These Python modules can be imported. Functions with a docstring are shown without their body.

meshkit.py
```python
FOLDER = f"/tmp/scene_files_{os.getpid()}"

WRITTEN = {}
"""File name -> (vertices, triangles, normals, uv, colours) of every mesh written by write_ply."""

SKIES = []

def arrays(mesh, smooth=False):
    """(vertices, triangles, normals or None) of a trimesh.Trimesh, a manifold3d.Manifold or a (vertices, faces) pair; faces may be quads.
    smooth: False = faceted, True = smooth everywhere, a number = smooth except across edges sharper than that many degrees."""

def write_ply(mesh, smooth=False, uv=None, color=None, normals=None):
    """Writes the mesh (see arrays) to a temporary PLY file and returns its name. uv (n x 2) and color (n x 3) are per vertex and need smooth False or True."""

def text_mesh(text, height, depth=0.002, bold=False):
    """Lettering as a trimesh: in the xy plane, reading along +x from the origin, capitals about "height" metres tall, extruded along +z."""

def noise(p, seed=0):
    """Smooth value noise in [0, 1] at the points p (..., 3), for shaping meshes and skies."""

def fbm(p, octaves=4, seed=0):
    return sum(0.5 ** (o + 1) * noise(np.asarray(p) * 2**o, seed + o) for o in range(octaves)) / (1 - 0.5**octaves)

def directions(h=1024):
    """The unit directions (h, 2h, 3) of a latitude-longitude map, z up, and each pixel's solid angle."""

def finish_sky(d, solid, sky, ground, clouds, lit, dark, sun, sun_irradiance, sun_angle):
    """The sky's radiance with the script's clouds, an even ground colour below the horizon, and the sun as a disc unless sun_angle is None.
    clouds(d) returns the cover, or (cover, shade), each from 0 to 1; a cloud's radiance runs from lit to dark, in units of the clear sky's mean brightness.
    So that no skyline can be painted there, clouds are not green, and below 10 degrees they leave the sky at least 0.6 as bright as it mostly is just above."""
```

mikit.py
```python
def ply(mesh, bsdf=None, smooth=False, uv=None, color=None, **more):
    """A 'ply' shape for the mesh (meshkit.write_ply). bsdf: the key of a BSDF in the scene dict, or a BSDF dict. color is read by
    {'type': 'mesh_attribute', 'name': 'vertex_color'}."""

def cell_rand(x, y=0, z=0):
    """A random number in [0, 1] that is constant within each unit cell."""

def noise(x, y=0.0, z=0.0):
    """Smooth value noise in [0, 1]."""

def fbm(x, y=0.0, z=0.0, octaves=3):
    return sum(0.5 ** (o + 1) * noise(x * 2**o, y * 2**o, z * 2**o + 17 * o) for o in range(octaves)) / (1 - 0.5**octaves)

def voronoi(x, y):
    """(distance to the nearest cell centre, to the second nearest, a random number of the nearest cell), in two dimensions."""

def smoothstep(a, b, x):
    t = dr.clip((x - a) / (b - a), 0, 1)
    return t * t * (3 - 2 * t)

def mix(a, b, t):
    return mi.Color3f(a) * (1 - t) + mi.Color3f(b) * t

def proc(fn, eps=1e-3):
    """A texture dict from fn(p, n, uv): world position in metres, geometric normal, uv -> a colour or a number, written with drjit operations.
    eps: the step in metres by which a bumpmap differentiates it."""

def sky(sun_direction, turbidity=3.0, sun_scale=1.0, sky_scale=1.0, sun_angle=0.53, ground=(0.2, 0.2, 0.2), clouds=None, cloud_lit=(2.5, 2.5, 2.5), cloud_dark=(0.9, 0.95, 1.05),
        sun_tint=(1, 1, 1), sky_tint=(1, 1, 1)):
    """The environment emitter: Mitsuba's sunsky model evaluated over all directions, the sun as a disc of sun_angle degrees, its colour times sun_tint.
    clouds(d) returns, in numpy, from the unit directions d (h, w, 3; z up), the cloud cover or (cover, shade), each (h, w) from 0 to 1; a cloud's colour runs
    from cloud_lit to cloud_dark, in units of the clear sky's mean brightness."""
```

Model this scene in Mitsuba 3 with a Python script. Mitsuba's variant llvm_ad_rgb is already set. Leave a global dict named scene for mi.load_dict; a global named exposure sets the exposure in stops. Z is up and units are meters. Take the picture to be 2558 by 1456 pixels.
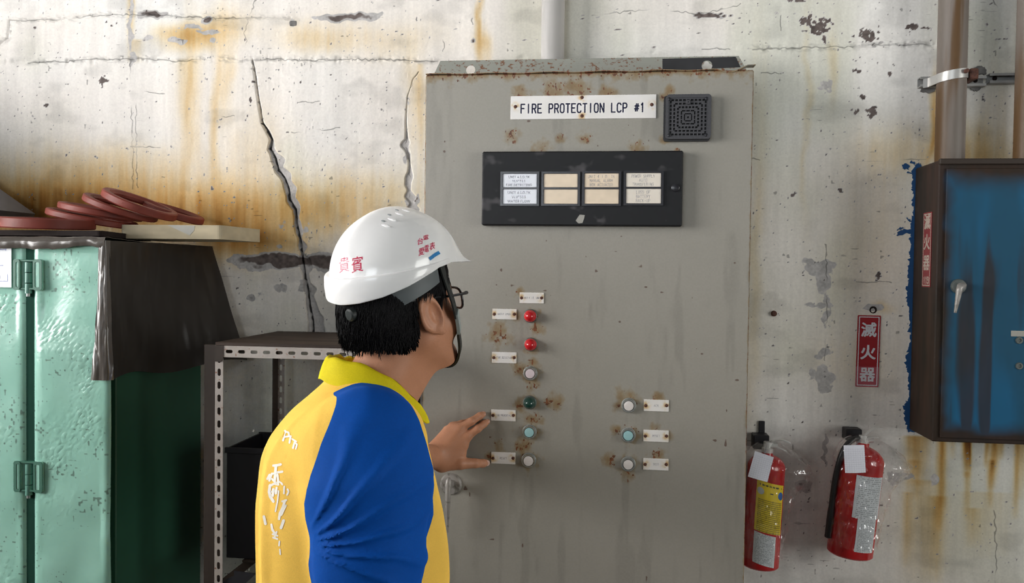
import math, random, json
import numpy as np, trimesh, shapely, manifold3d
import drjit as dr
import mitsuba as mi
import mikit, meshkit
from mikit import noise, fbm, voronoi, smoothstep, mix, proc
from shapely.geometry import Polygon, LineString, Point, box as sbox
from shapely.ops import unary_union
from shapely import affinity

random.seed(7)
rng = np.random.default_rng(7)
T = mi.ScalarTransform4f
scene, labels = {}, {}

# ------------------------------------------------------------------ camera, lights, exposure
EYE = np.array([0.0, 0.0, 1.60])
FOCAL = 2100.0                                   # in pixels of the 2558 x 1456 frame
YAW, PITCH, ROLL = (math.radians(a) for a in (-7.03, -1.445, 0.717))
FWD = np.array([math.cos(PITCH) * math.sin(YAW), math.cos(PITCH) * math.cos(YAW), math.sin(PITCH)])
_r0 = np.array([math.cos(YAW), -math.sin(YAW), 0.0])
_u0 = np.cross(_r0, FWD)
RIGHT = _r0 * math.cos(ROLL) + _u0 * math.sin(ROLL)
UP = -_r0 * math.sin(ROLL) + _u0 * math.cos(ROLL)
scene['camera'] = {'type': 'perspective', 'fov': math.degrees(2 * math.atan(1279 / FOCAL)), 'fov_axis': 'x', 'near_clip': 0.05, 'far_clip': 60.0,
                   'to_world': T().look_at(origin=EYE.tolist(), target=(EYE + FWD).tolist(), up=UP.tolist())}
exposure = 0.08
KEY = 21.0                                       # daylight through the window in the left wall
DOOR = 7.0                                      # daylight through the wide doorway behind the camera
SIDE = 8.0                                       # the window in the right wall
FILL = 4.0                                       # small windows beside the doorway
DOOR_RGB = (0.93, 1.0, 1.06)
KEY_RGB = (1.02, 1.0, 0.98)


def emit(level, rgb=KEY_RGB):
    return {'type': 'area', 'radiance': {'type': 'rgb', 'value': [level * c for c in rgb]}}


WALL_Y, PANEL_Y = 2.50, 2.25
WIN = dict(x=-4.4, y0=-1.5, y1=1.2, z0=1.15, z1=3.1)      # opening of window_1 in wall_left


def survey(u, v, y):
    """The place on the upright plane y = const that the survey photograph shows at (u, v)."""
    d = FWD + RIGHT * (u - 1279) / FOCAL - UP * (v - 728) / FOCAL
    return EYE + d * (y - EYE[1]) / d[1]


def on_wall(pts, y=WALL_Y):
    return np.array([survey(u, v, y)[[0, 2]] for u, v in pts])


# ------------------------------------------------------------------ mesh helpers
def tm(v, f):
    f = np.asarray(f)
    if f.shape[1] == 4:
        f = np.vstack([f[:, [0, 1, 2]], f[:, [0, 2, 3]]])
    return trimesh.Trimesh(np.asarray(v, float), f, process=False)


def cat(*ms):
    ms = [m for m in ms if m is not None]
    return trimesh.util.concatenate(ms) if len(ms) > 1 else ms[0]


def cbox(x0, x1, y0, y1, z0, z1, c=0.002):
    """A box with chamfered edges."""
    lo, hi = np.array([x0, y0, z0]), np.array([x1, y1, z1])
    ctr, h = (lo + hi) / 2, (hi - lo) / 2
    c = min(c, 0.45 * h.min())
    pts = []
    for s in np.ndindex(2, 2, 2):
        s = np.array(s) * 2 - 1
        for k in range(3):
            q = h - c
            q = q.copy()
            q[k] = h[k]
            pts.append(ctr + s * q)
    return trimesh.convex.convex_hull(np.array(pts))


XZ = np.array([[1, 0, 0, 0], [0, 0, -1, 0], [0, 1, 0, 0], [0, 0, 0, 1.0]])     # (x, z, depth) -> world, depth towards the room (-y)


def polys(g):
    return [p for p in getattr(g, 'geoms', [g]) if not p.is_empty and p.area > 1e-12 and p.geom_type == 'Polygon']


def plate(shape, y, depth):
    """A flat shape given in world (x, z), its back at y, standing out by depth towards the room."""
    ms = [trimesh.creation.extrude_polygon(p, depth, engine='earcut') for p in polys(shape)]
    m = cat(*ms)
    m.apply_transform(XZ)
    m.apply_translation([0, y, 0])
    return m


def rrect(x0, x1, z0, z1, r=0.0):
    return sbox(x0 + r, z0 + r, x1 - r, z1 - r).buffer(r, quad_segs=4) if r > 0 else sbox(x0, z0, x1, z1)


def tube(path, radii, n=16, cap=True):
    p = np.asarray(path, float)
    r = np.broadcast_to(radii, len(p)).astype(float)
    t = np.gradient(p, axis=0)
    t /= np.linalg.norm(t, axis=1, keepdims=True) + 1e-12
    a = np.array([0, 0, 1.0]) if abs(t[0, 2]) < 0.9 else np.array([1.0, 0, 0])
    v, f = [], []
    for i in range(len(p)):
        a = a - t[i] * (a @ t[i])
        a /= np.linalg.norm(a)
        b = np.cross(t[i], a)
        th = np.arange(n) * 2 * np.pi / n
        v.append(p[i] + r[i] * (np.cos(th)[:, None] * a + np.sin(th)[:, None] * b))
    v = np.vstack(v)
    k = np.arange(n)
    for i in range(len(p) - 1):
        f.append(np.stack([i * n + k, i * n + (k + 1) % n, (i + 1) * n + (k + 1) % n, (i + 1) * n + k], 1))
    f = np.vstack(f)
    f = np.vstack([f[:, [0, 1, 2]], f[:, [0, 2, 3]]])
    if cap:
        m = len(v)
        v = np.vstack([v, p[0], p[-1]])
        e = (len(p) - 1) * n
        f = np.vstack([f, np.stack([k * 0 + m, (k + 1) % n, k], 1), np.stack([k * 0 + m + 1, e + k, e + (k + 1) % n], 1)])
    return tm(v, f)


def lathe(profile, origin, axis=(0, -1, 0), n=40):
    """Revolves (radius, height) pairs about an axis through origin."""
    ax = np.asarray(axis, float)
    ax /= np.linalg.norm(ax)
    a = np.cross(ax, [0, 0, 1.0] if abs(ax[2]) < 0.9 else [1.0, 0, 0])
    a /= np.linalg.norm(a)
    b = np.cross(ax, a)
    pr = np.asarray(profile, float)
    th = np.arange(n) * 2 * np.pi / n
    ring = np.cos(th)[:, None] * a + np.sin(th)[:, None] * b
    v = np.vstack([np.asarray(origin) + ax * h + ring * r for r, h in pr])
    k = np.arange(n)
    f = np.vstack([np.stack([i * n + k, i * n + (k + 1) % n, (i + 1) * n + (k + 1) % n, (i + 1) * n + k], 1) for i in range(len(pr) - 1)])
    m = tm(v, f)
    m.merge_vertices()
    m.update_faces(m.nondegenerate_faces())
    m.remove_unreferenced_vertices()
    return m


def grid_mesh(P):
    """P (n, m, 3) points -> a sheet."""
    n, m = P.shape[:2]
    i = np.arange(n * m).reshape(n, m)
    f = np.stack([i[:-1, :-1], i[1:, :-1], i[1:, 1:], i[:-1, 1:]], -1).reshape(-1, 4)
    return tm(P.reshape(-1, 3), f)


def thick_sheet(P, t):
    """A sheet P (n, m, 3) given a thickness t along its normals, closed all round."""
    du, dv = np.gradient(P, axis=0), np.gradient(P, axis=1)
    nn = np.cross(du, dv)
    nn /= np.linalg.norm(nn, axis=-1, keepdims=True) + 1e-12
    A, B = P + nn * t / 2, P - nn * t / 2
    n, m = P.shape[:2]
    i = np.arange(n * m).reshape(n, m)
    q = lambda a, b, c, d: np.stack([a, b, c, d], -1).reshape(-1, 4)  # noqa: E731
    top = q(i[:-1, :-1], i[1:, :-1], i[1:, 1:], i[:-1, 1:])
    bot = top[:, ::-1] + n * m
    edge = np.concatenate([i[:, 0], i[-1, 1:], i[-2::-1, -1], i[0, -2:0:-1]])
    nx = np.roll(edge, -1)
    side = np.stack([edge, edge + n * m, nx + n * m, nx], 1)
    return tm(np.vstack([A.reshape(-1, 3), B.reshape(-1, 3)]), np.vstack([top, bot, side]))


def put(key, mesh, bsdf, smooth=False, label=None, cat_=None, group=None, kind=None, uv=None, **more):
    assert key not in scene, key
    scene[key] = mikit.ply(mesh, bsdf, smooth=smooth, uv=uv, **more)
    note(key, label, cat_, group, kind)
    return key


def note(key, label=None, cat_=None, group=None, kind=None):
    d = {k: v for k, v in (('label', label), ('category', cat_), ('group', group), ('kind', kind)) if v}
    if d:
        labels.setdefault(key, {}).update(d)


_count = {}


def num(name):
    """name, name_001, name_002 ..."""
    k = _count.get(name, 0)
    _count[name] = k + 1
    return name if k == 0 else f'{name}_{k:03d}'


def seg_dist(px, pz, line):
    """Distance in numpy from points to a polyline (k, 2), and the fraction along it."""
    best, frac = np.full(px.shape, 1e9), np.zeros(px.shape)
    L = np.asarray(line)
    n = len(L) - 1
    for i in range(n):
        a, b = L[i], L[i + 1]
        d = b - a
        t = np.clip(((px - a[0]) * d[0] + (pz - a[1]) * d[1]) / (d @ d), 0, 1)
        q = np.hypot(px - a[0] - t * d[0], pz - a[1] - t * d[1])
        w = q < best
        best = np.where(w, q, best)
        frac = np.where(w, (i + t) / n, frac)
    return best, frac


def line_dist(x, z, lines):
    """The same in drjit for shading: least distance to a list of polylines."""
    best = mi.Float(9.0)
    for L in lines:
        for (ax, az), (bx, bz) in zip(L[:-1], L[1:]):
            dx, dz = float(bx - ax), float(bz - az)
            t = dr.clip(((x - float(ax)) * dx + (z - float(az)) * dz) / (dx * dx + dz * dz), 0, 1)
            best = dr.minimum(best, dr.square(x - float(ax) - t * dx) + dr.square(z - float(az) - t * dz))
    return dr.sqrt(best)


GLYPHS = {
    '滅': '8,248 15,272 42,295 142,242 142,326 118,323 28,385 55,427 140,387 164,352 320,353 328,427 375,427 383,420 403,432 417,427 485,370 482,295 385,289 398,194 425,272 477,262 450,153 415,79 436,22 455,92 497,72 497,30 477,-32 455,-52 420,-50 390,-25 369,13 290,-50 255,-17 255,-8 293,23 274,48 212,-25 198,-25 172,-2 147,-47 130,-55 95,-30 95,-15 127,52 134,109 72,-37 58,-45 25,-27 15,-5 85,162 100,170 142,147 142,222 100,190;387,380 384,353 417,354 412,364;303,97 339,69 350,91 339,142 320,108;292,205 330,210 332,220 295,222;202,281 324,278 327,289 206,292;202,211 236,207 240,219 206,222;180,29 207,46 228,97 193,89',
    '火': '10,-15 15,2 111,53 167,117 192,172 207,240 215,422 225,430 280,427 285,325 277,232 295,169 328,111 373,64 435,28 487,12 495,-10 457,-52 403,-35 320,18 247,113 197,38 102,-35 45,-55|335,170 403,327 420,335 465,317 470,295 395,155 375,148|28,170 28,187 70,255 93,327 110,335 150,322 157,303 137,238 90,150 75,145',
    '器': '3,95 8,110 105,161 20,165 12,212 20,222 174,223 190,243 187,250 53,255 55,407 227,407 230,281 261,272 268,407 442,410 450,402 450,258 395,246 415,223 480,222 487,173 482,165 385,161 497,110 472,65 450,60 450,-42 442,-50 329,-38 317,-52 268,-50 265,120 320,131 283,165 207,165 170,132 230,122 230,-45 222,-50 116,-38 105,-52 58,-52 52,60 28,60;322,311 386,308 387,351 324,352;325,24 386,21 387,68 327,69;252,226 302,222 306,226 293,249 269,252;110,311 168,308 169,351 112,352;112,24 169,21 169,69 114,69',
    '貴': '28,248 28,277 229,278 227,305 95,305 95,392 227,393 230,420 267,420 271,393 412,392 412,305 271,305 269,278 472,277 472,248;270,365 270,330 375,333 372,367;130,334 227,330 230,365 133,367|28,-17 169,28 90,35 90,222 417,222 417,35 329,28 470,-25 425,-40 293,8 316,32 184,32 207,13 60,-42;128,61 374,58 377,87 131,90;128,116 374,113 377,142 131,145;128,171 374,168 377,194 131,197',
    '賓': '18,212 78,218 63,242 148,291 115,298 115,325 385,325 385,298 372,293 397,273 284,220 410,217 410,30 349,25 470,-20 430,-40 295,8 303,30 195,30 210,10 187,-2 48,-40 30,-13 113,5 161,27 100,30 99,186 38,180;135,56 367,53 370,82 138,85;135,111 367,108 370,137 138,140;137,193 138,163 370,166 367,195;267,295 269,252 365,294 361,298;180,280 110,223 124,223 231,243 232,296 156,297|45,382 222,383 213,412 247,425 273,383 457,382 457,300 420,300 416,350 81,350 77,300 45,300',
    '台': '43,248 127,329 200,427 212,430 247,415 252,403 144,268 348,278 293,340 293,350 332,372 430,275 470,213 435,188 423,190 394,230 60,205|82,175 415,177 417,-45 368,-47 359,-23 139,-22 132,-47 85,-47;139,128 137,30 362,32 360,127',
    '電': '32,342 225,347 222,365 65,365 65,405 437,402 435,365 272,361 276,345 467,342 465,238 422,240 420,307 273,304 270,186 425,185 425,25 273,25 270,8 288,-2 423,-2 440,15 443,55 452,57 485,45 470,-25 437,-42 258,-40 230,-22 219,25 126,25 120,-2 80,-2 78,185 226,186 225,304 80,307 77,240 35,238;270,66 377,63 380,84 273,87;270,126 377,123 380,144 273,147;122,66 219,63 222,84 126,87;122,126 219,123 222,144 126,147|418,237 415,203 288,208 290,237|288,285 405,290 405,258 290,258|92,285 207,290 210,260 95,258|83,208 85,237 210,235 205,203',
    '愛': '23,-15 25,-5 137,10 191,29 142,70 65,28 28,55 108,98 174,149 158,180 158,247 200,251 197,267 83,267 80,215 38,213 35,307 122,311 94,357 58,360 50,392 415,425 440,393 399,381 420,363 385,311 465,307 465,208 430,204 452,168 420,145 340,228 353,245 375,252 415,220 414,267 269,267 302,237 282,208 205,247 203,193 299,188 313,220 350,210 335,158 235,150 218,130 367,127 387,115 392,108 375,83 310,27 383,8 477,-3 462,-40 450,-48 380,-37 246,0 152,-30 45,-47;257,363 279,308 327,308 368,374;192,90 250,49 310,86;150,355 174,308 230,309 206,362|48,170 82,196 110,247 147,232 122,178 82,140',
    '表': '13,88 178,183 30,188 30,230 225,233 222,265 72,268 75,305 222,305 224,339 50,340 50,382 222,383 230,428 270,427 276,383 455,382 455,340 274,339 278,305 432,305 435,270 276,265 272,234 472,227 470,188 292,184 338,112 420,177 460,152 370,79 419,40 487,12 460,-30 395,-2 345,33 293,90 243,178 173,121 173,25 292,55 297,13 123,-45 105,-3 125,25 124,89 47,55',
}
GLYPH_SCALE = 1 / 500.0


def glyph(ch, size, x0=0.0, z0=0.0):
    """A Chinese character as a flat shape, lower left corner at (x0, z0)."""
    out = []
    for poly in GLYPHS[ch].split('|'):
        rings = [[tuple(map(float, p.split(','))) for p in ring.split(' ')] for ring in poly.split(';')]
        out.append(Polygon(rings[0], rings[1:]).buffer(0))
    g = unary_union(out)
    return affinity.translate(affinity.scale(g, size * GLYPH_SCALE, size * GLYPH_SCALE, origin=(0, 0)), x0, z0 + 0.1 * size)


# an engraver's single-stroke alphabet on a 4 x 6 field
STROKES = {
    'A': [[(0, 0), (2, 6), (4, 0)], [(.8, 2.2), (3.2, 2.2)]], 'B': [[(0, 0), (0, 6), (3, 6), (3.8, 5.2), (3.8, 3.8), (3, 3.1), (0, 3.1)], [(3, 3.1), (4, 2.2), (4, .9), (3, 0), (0, 0)]],
    'C': [[(4, 5), (3, 6), (1, 6), (0, 5), (0, 1), (1, 0), (3, 0), (4, 1)]], 'D': [[(0, 0), (0, 6), (2.6, 6), (4, 4.6), (4, 1.4), (2.6, 0), (0, 0)]],
    'E': [[(4, 6), (0, 6), (0, 0), (4, 0)], [(0, 3.1), (3.2, 3.1)]], 'F': [[(4, 6), (0, 6), (0, 0)], [(0, 3.1), (3.2, 3.1)]],
    'G': [[(4, 5), (3, 6), (1, 6), (0, 5), (0, 1), (1, 0), (3, 0), (4, 1), (4, 2.8), (2.4, 2.8)]], 'H': [[(0, 0), (0, 6)], [(4, 0), (4, 6)], [(0, 3.1), (4, 3.1)]],
    'I': [[(2, 0), (2, 6)]], 'K': [[(0, 0), (0, 6)], [(4, 6), (0, 2.6)], [(1.3, 3.7), (4, 0)]], 'L': [[(0, 6), (0, 0), (3.8, 0)]],
    'M': [[(0, 0), (0, 6), (2, 2.6), (4, 6), (4, 0)]], 'N': [[(0, 0), (0, 6), (4, 0), (4, 6)]], 'O': [[(1, 0), (0, 1), (0, 5), (1, 6), (3, 6), (4, 5), (4, 1), (3, 0), (1, 0)]],
    'P': [[(0, 0), (0, 6), (3, 6), (4, 5.1), (4, 3.7), (3, 2.8), (0, 2.8)]], 'R': [[(0, 0), (0, 6), (3, 6), (4, 5.1), (4, 3.8), (3, 2.9), (0, 2.9)], [(2.2, 2.9), (4, 0)]],
    'S': [[(4, 5), (3, 6), (1, 6), (0, 5), (0, 4), (1, 3.2), (3, 2.8), (4, 2), (4, 1), (3, 0), (1, 0), (0, 1)]], 'T': [[(0, 6), (4, 6)], [(2, 6), (2, 0)]],
    'U': [[(0, 6), (0, 1), (1, 0), (3, 0), (4, 1), (4, 6)]], 'V': [[(0, 6), (2, 0), (4, 6)]], 'W': [[(0, 6), (1, 0), (2, 4), (3, 0), (4, 6)]],
    'X': [[(0, 0), (4, 6)], [(0, 6), (4, 0)]], 'Y': [[(0, 6), (2, 3), (4, 6)], [(2, 3), (2, 0)]], '1': [[(1.2, 4.8), (2.4, 6), (2.4, 0)]],
    '4': [[(3, 0), (3, 6), (0, 2), (4, 2)]], '#': [[(1, .6), (2, 5.4)], [(2.7, .6), (3.7, 5.4)], [(.1, 2.1), (4.2, 2.1)], [(.5, 4), (4.6, 4)]], '.': [[(1.9, 0), (2.1, 0)]],
    '9': [[(0, 1), (1, 0), (3, 0), (4, 1), (4, 5), (3, 6), (1, 6), (0, 5), (0, 4), (1, 3), (3, 3), (4, 4)]], '-': [[(.6, 3), (3.4, 3)]], ' ': []}


def stroke_text(text, x0, z0, width, height, pen, adv=6.0, centre=False):
    """Engraved lettering as a flat shape in the box (x0, z0, width, height)."""
    n = len(text)
    sx, sz = width / (adv * n - (adv - 4)), height / 6
    if centre:
        x0 -= width / 2
    ls = [LineString([(x0 + (i * adv + a) * sx, z0 + b * sz) for a, b in s]) for i, ch in enumerate(text) for s in STROKES[ch]]
    return unary_union([q.buffer(pen / 2, quad_segs=2) for q in ls])


def letters(text, height, x, z, y, depth=0.0005, squeeze=1.0, centre=True, bold=False):
    """Printed lettering standing upright on the plane y."""
    m = meshkit.text_mesh(text, height, depth, bold)
    m.apply_scale([squeeze, 1, 1])
    w = m.bounds[1][0] - m.bounds[0][0]
    m.apply_transform(XZ)
    m.apply_translation([x - (w / 2 if centre else 0), y, z])
    return m

# ------------------------------------------------------------------ materials
def rgb(r, g, b):
    return {'type': 'rgb', 'value': [float(r), float(g), float(b)]}


def mat(key, color, rough=0.5, spec=0.5, metallic=0.0, bump=None, bump_scale=0.001, two=True, **more):
    c = proc(color) if callable(color) else rgb(*color)
    r = proc(rough) if callable(rough) else float(rough)
    d = {'type': 'principled', 'base_color': c, 'roughness': r, 'specular': float(spec), 'metallic': float(metallic), **more}
    if bump is not None:
        d = {'type': 'bumpmap', 'arbitrary': proc(bump, eps=8e-4), 'scale': float(bump_scale), 'bsdf': d}
    scene[key] = {'type': 'twosided', 'bsdf': d} if two else d
    return key


C3 = mi.Color3f


def stain(c, o, k):
    """A transparent stain of thickness o over colour c."""
    return C3(c[0] * dr.exp(-o * k[0]), c[1] * dr.exp(-o * k[1]), c[2] * dr.exp(-o * k[2]))


OCHRE = (0.34, 0.80, 1.75)


# --- the plaster wall: uv carries (rust stain with some painted shade, bare or dark plaster), the rest is computed where it stands
CRACK = [(630, 150), (637, 190), (642, 230), (648, 270), (655, 308), (668, 330), (676, 348), (672, 372), (685, 395), (691, 422), (706, 442), (717, 470), (721, 500), (735, 522),
         (738, 560), (747, 600), (752, 640), (759, 690), (766, 722), (770, 760), (778, 800), (781, 850)]
CRACK2 = [(1046, 180), (1030, 200), (1027, 215), (1018, 240), (1014, 300), (1016, 350), (1010, 365), (1021, 385), (1024, 430), (1019, 460), (1024, 490), (1032, 520)]
HAIR = [[(640, 0), (622, 45), (612, 80), (618, 120), (626, 148)],
        [(0, 110), (20, 95), (24, 52), (160, 48), (250, 38), (330, 36), (420, 38), (470, 43), (560, 45), (650, 44), (725, 45)],
        [(70, 156), (160, 154), (230, 147), (300, 149), (360, 147), (450, 154), (520, 147), (600, 150), (700, 149), (780, 151), (850, 147), (930, 150), (1000, 151), (1090, 152)],
        [(1480, 40), (1640, 22), (1750, 36), (1850, 12)], [(1756, 124), (1800, 122), (1825, 124)], [(1880, 122), (1990, 120), (2060, 118), (2120, 118), (2180, 112), (2350, 111)],
        [(1870, 706), (1925, 707)], [(2140, 706), (2225, 704)], [(1872, 396), (1900, 400)], [(1900, 182), (1950, 183)], [(2030, 156), (2065, 150)],
        [(308, 222), (345, 228), (410, 234)], [(326, 366), (400, 369)], [(745, 257), (800, 253)], [(730, 331), (850, 320)], [(540, 290), (585, 290)],
        [(325, 150), (327, 240), (333, 400), (331, 470)], [(341, 160), (340, 300), (343, 470)], [(2480, 0), (2500, 30), (2515, 45)],
        [(2485, 1276), (2489, 1400), (2486, 1456)], [(1108, 128), (1108, 100)], [(1180, 60), (1180, 45)], [(1950, 38), (1950, 76)], [(2063, 610), (2064, 750), (2065, 830), (2062, 900)]]
CRACK_W, CRACK2_W, HAIR_W = on_wall(CRACK), on_wall(CRACK2), [on_wall(h) for h in HAIR]
# rust-coloured stains, left band deepened to paint in shade: centre u, v, half sizes, strength
RUST_AND_SHADE = [(40, 510, 190, 78, 1.15), (20, 560, 160, 50, .5), (230, 505, 170, 82, .95), (420, 530, 160, 82, .95), (610, 540, 150, 75, .95), (640, 605, 110, 38, .75), (790, 510, 120, 50, .55), (930, 480, 120, 60, .38),
        (900, 560, 90, 40, .35), (470, 92, 75, 26, .85), (560, 70, 70, 40, .35), (790, 95, 80, 40, .28), (470, 250, 22, 220, .28), (540, 300, 14, 220, .36), (565, 200, 18, 90, .3), (930, 100, 160, 40, .16),
        (1196, 60, 7, 90, .7), (1210, 110, 16, 40, .35), (250, 400, 240, 40, .18), (640, 380, 60, 90, .2), (1035, 250, 24, 120, .25), (2455, 385, 60, 60, .75), (2475, 260, 40, 120, .14), (2326, 300, 7, 90, .75),
        (2230, 380, 70, 60, .28), (2320, 380, 24, 40, .4), (2200, 600, 120, 200, .1), (2080, 170, 12, 70, .22), (1890, 640, 16, 400, .14), (2216, 760, 20, 14, .3), (2140, 900, 90, 60, .1), (2010, 300, 8, 200, .16)]
# runs of rust below the blue box: u, half width, from v, to v, strength
RUNS = [(2292, 22, 1090, 1215, 1.1), (2285, 14, 1150, 1250, .5), (2268, 12, 1230, 1420, .45), (2352, 9, 1100, 1330, 1.25), (2342, 18, 1240, 1470, .55), (2378, 7, 1100, 1150, .5), (2418, 8, 1100, 1195, 1.9), (2426, 2.5, 1100, 1180, 1.6),
        (2417, 7, 1180, 1300, .6), (2432, 16, 1270, 1370, .35), (2466, 4, 1100, 1170, 1.1), (2483, 9, 1105, 1225, 1.2), (2478, 6, 1150, 1270, .8), (2500, 5, 1100, 1150, .7), (2540, 6, 1105, 1300, 1.2), (2553, 8, 1110, 1250, .8),
        (2465, 60, 1230, 1400, .2), (2300, 40, 1200, 1480, .35), (328, 9, -40, 160, .7), (344, 14, 100, 160, .3), (470, 30, 150, 470, .2), (1050, 8, 160, 600, .25)]
# bare, grey or dark plaster: centre, half sizes, strength (over 1 turns brown-black)
BARE = [(380, 36, 40, 9, 1.7), (520, 52, 16, 9, 1.9), (733, 59, 9, 7, 1.2), (870, 41, 85, 11, 1.6), (880, 46, 30, 12, .7), (326, 60, 7, 95, .95), (331, 148, 13, 18, 1.0), (520, 78, 44, 5, 1.0), (440, 100, 36, 9, .75), (365, 100, 20, 14, .5), (535, 95, 14, 14, .6), (480, 70, 50, 6, .6),
        (705, 652, 135, 15, 2.2), (800, 655, 60, 20, 2.0), (640, 668, 45, 14, 1.2), (700, 562, 22, 22, .5), (2030, 655, 22, 12, .85), (2052, 668, 36, 22, .85), (2056, 705, 16, 34, .85), (2044, 765, 34, 10, .7),
        (2062, 770, 12, 60, .6), (2060, 880, 24, 20, .75), (2060, 945, 22, 40, .95), (2030, 930, 10, 26, .6), (2012, 1212, 26, 14, .85), (2005, 1210, 8, 6, 1.6), (2060, 1120, 6, 50, .8), (2240, 1190, 26, 22, .75),
        (1016, 382, 9, 26, .9), (1014, 245, 5, 30, .5), (1022, 505, 13, 20, .9), (1040, 505, 8, 26, 1.0), (2058, 220, 24, 18, .5), (2070, 210, 8, 8, .8), (700, 720, 26, 14, .75), (755, 715, 18, 12, .8), (690, 620, 14, 10, .5),
        (628, 745, 12, 10, 1.2), (640, 730, 30, 20, .4), (2258, 1190, 30, 16, .6), (2215, 110, 130, 5, .45), (2180, 772, 26, 9, 1.2), (2335, 1195, 10, 14, .8), (1785, 80, 6, 6, .5), (760, 570, 12, 16, .5)]
# spots where the paint has come off (dark, ragged)
CHIPS = [(2045, 68, 28, 22), (2010, 52, 20, 14), (2165, 85, 22, 16), (2172, 98, 18, 8), (2280, 68, 14, 8), (2304, 71, 12, 4), (2143, 177, 12, 6), (2158, 245, 8, 10), (2180, 278, 12, 12), (2140, 278, 8, 8), (632, 205, 6, 5), (626, 250, 4, 12), (530, 471, 6, 5),
         (750, 207, 8, 4), (1770, 40, 50, 8), (1990, 3, 20, 3), (2060, 100, 5, 20), (1985, 485, 9, 8), (2100, 475, 6, 5), (2190, 690, 8, 8), (280, 64, 4, 4), (88, 70, 5, 4), (2222, 184, 5, 5), (118, 262, 10, 4), (255, 200, 14, 14)]


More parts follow.
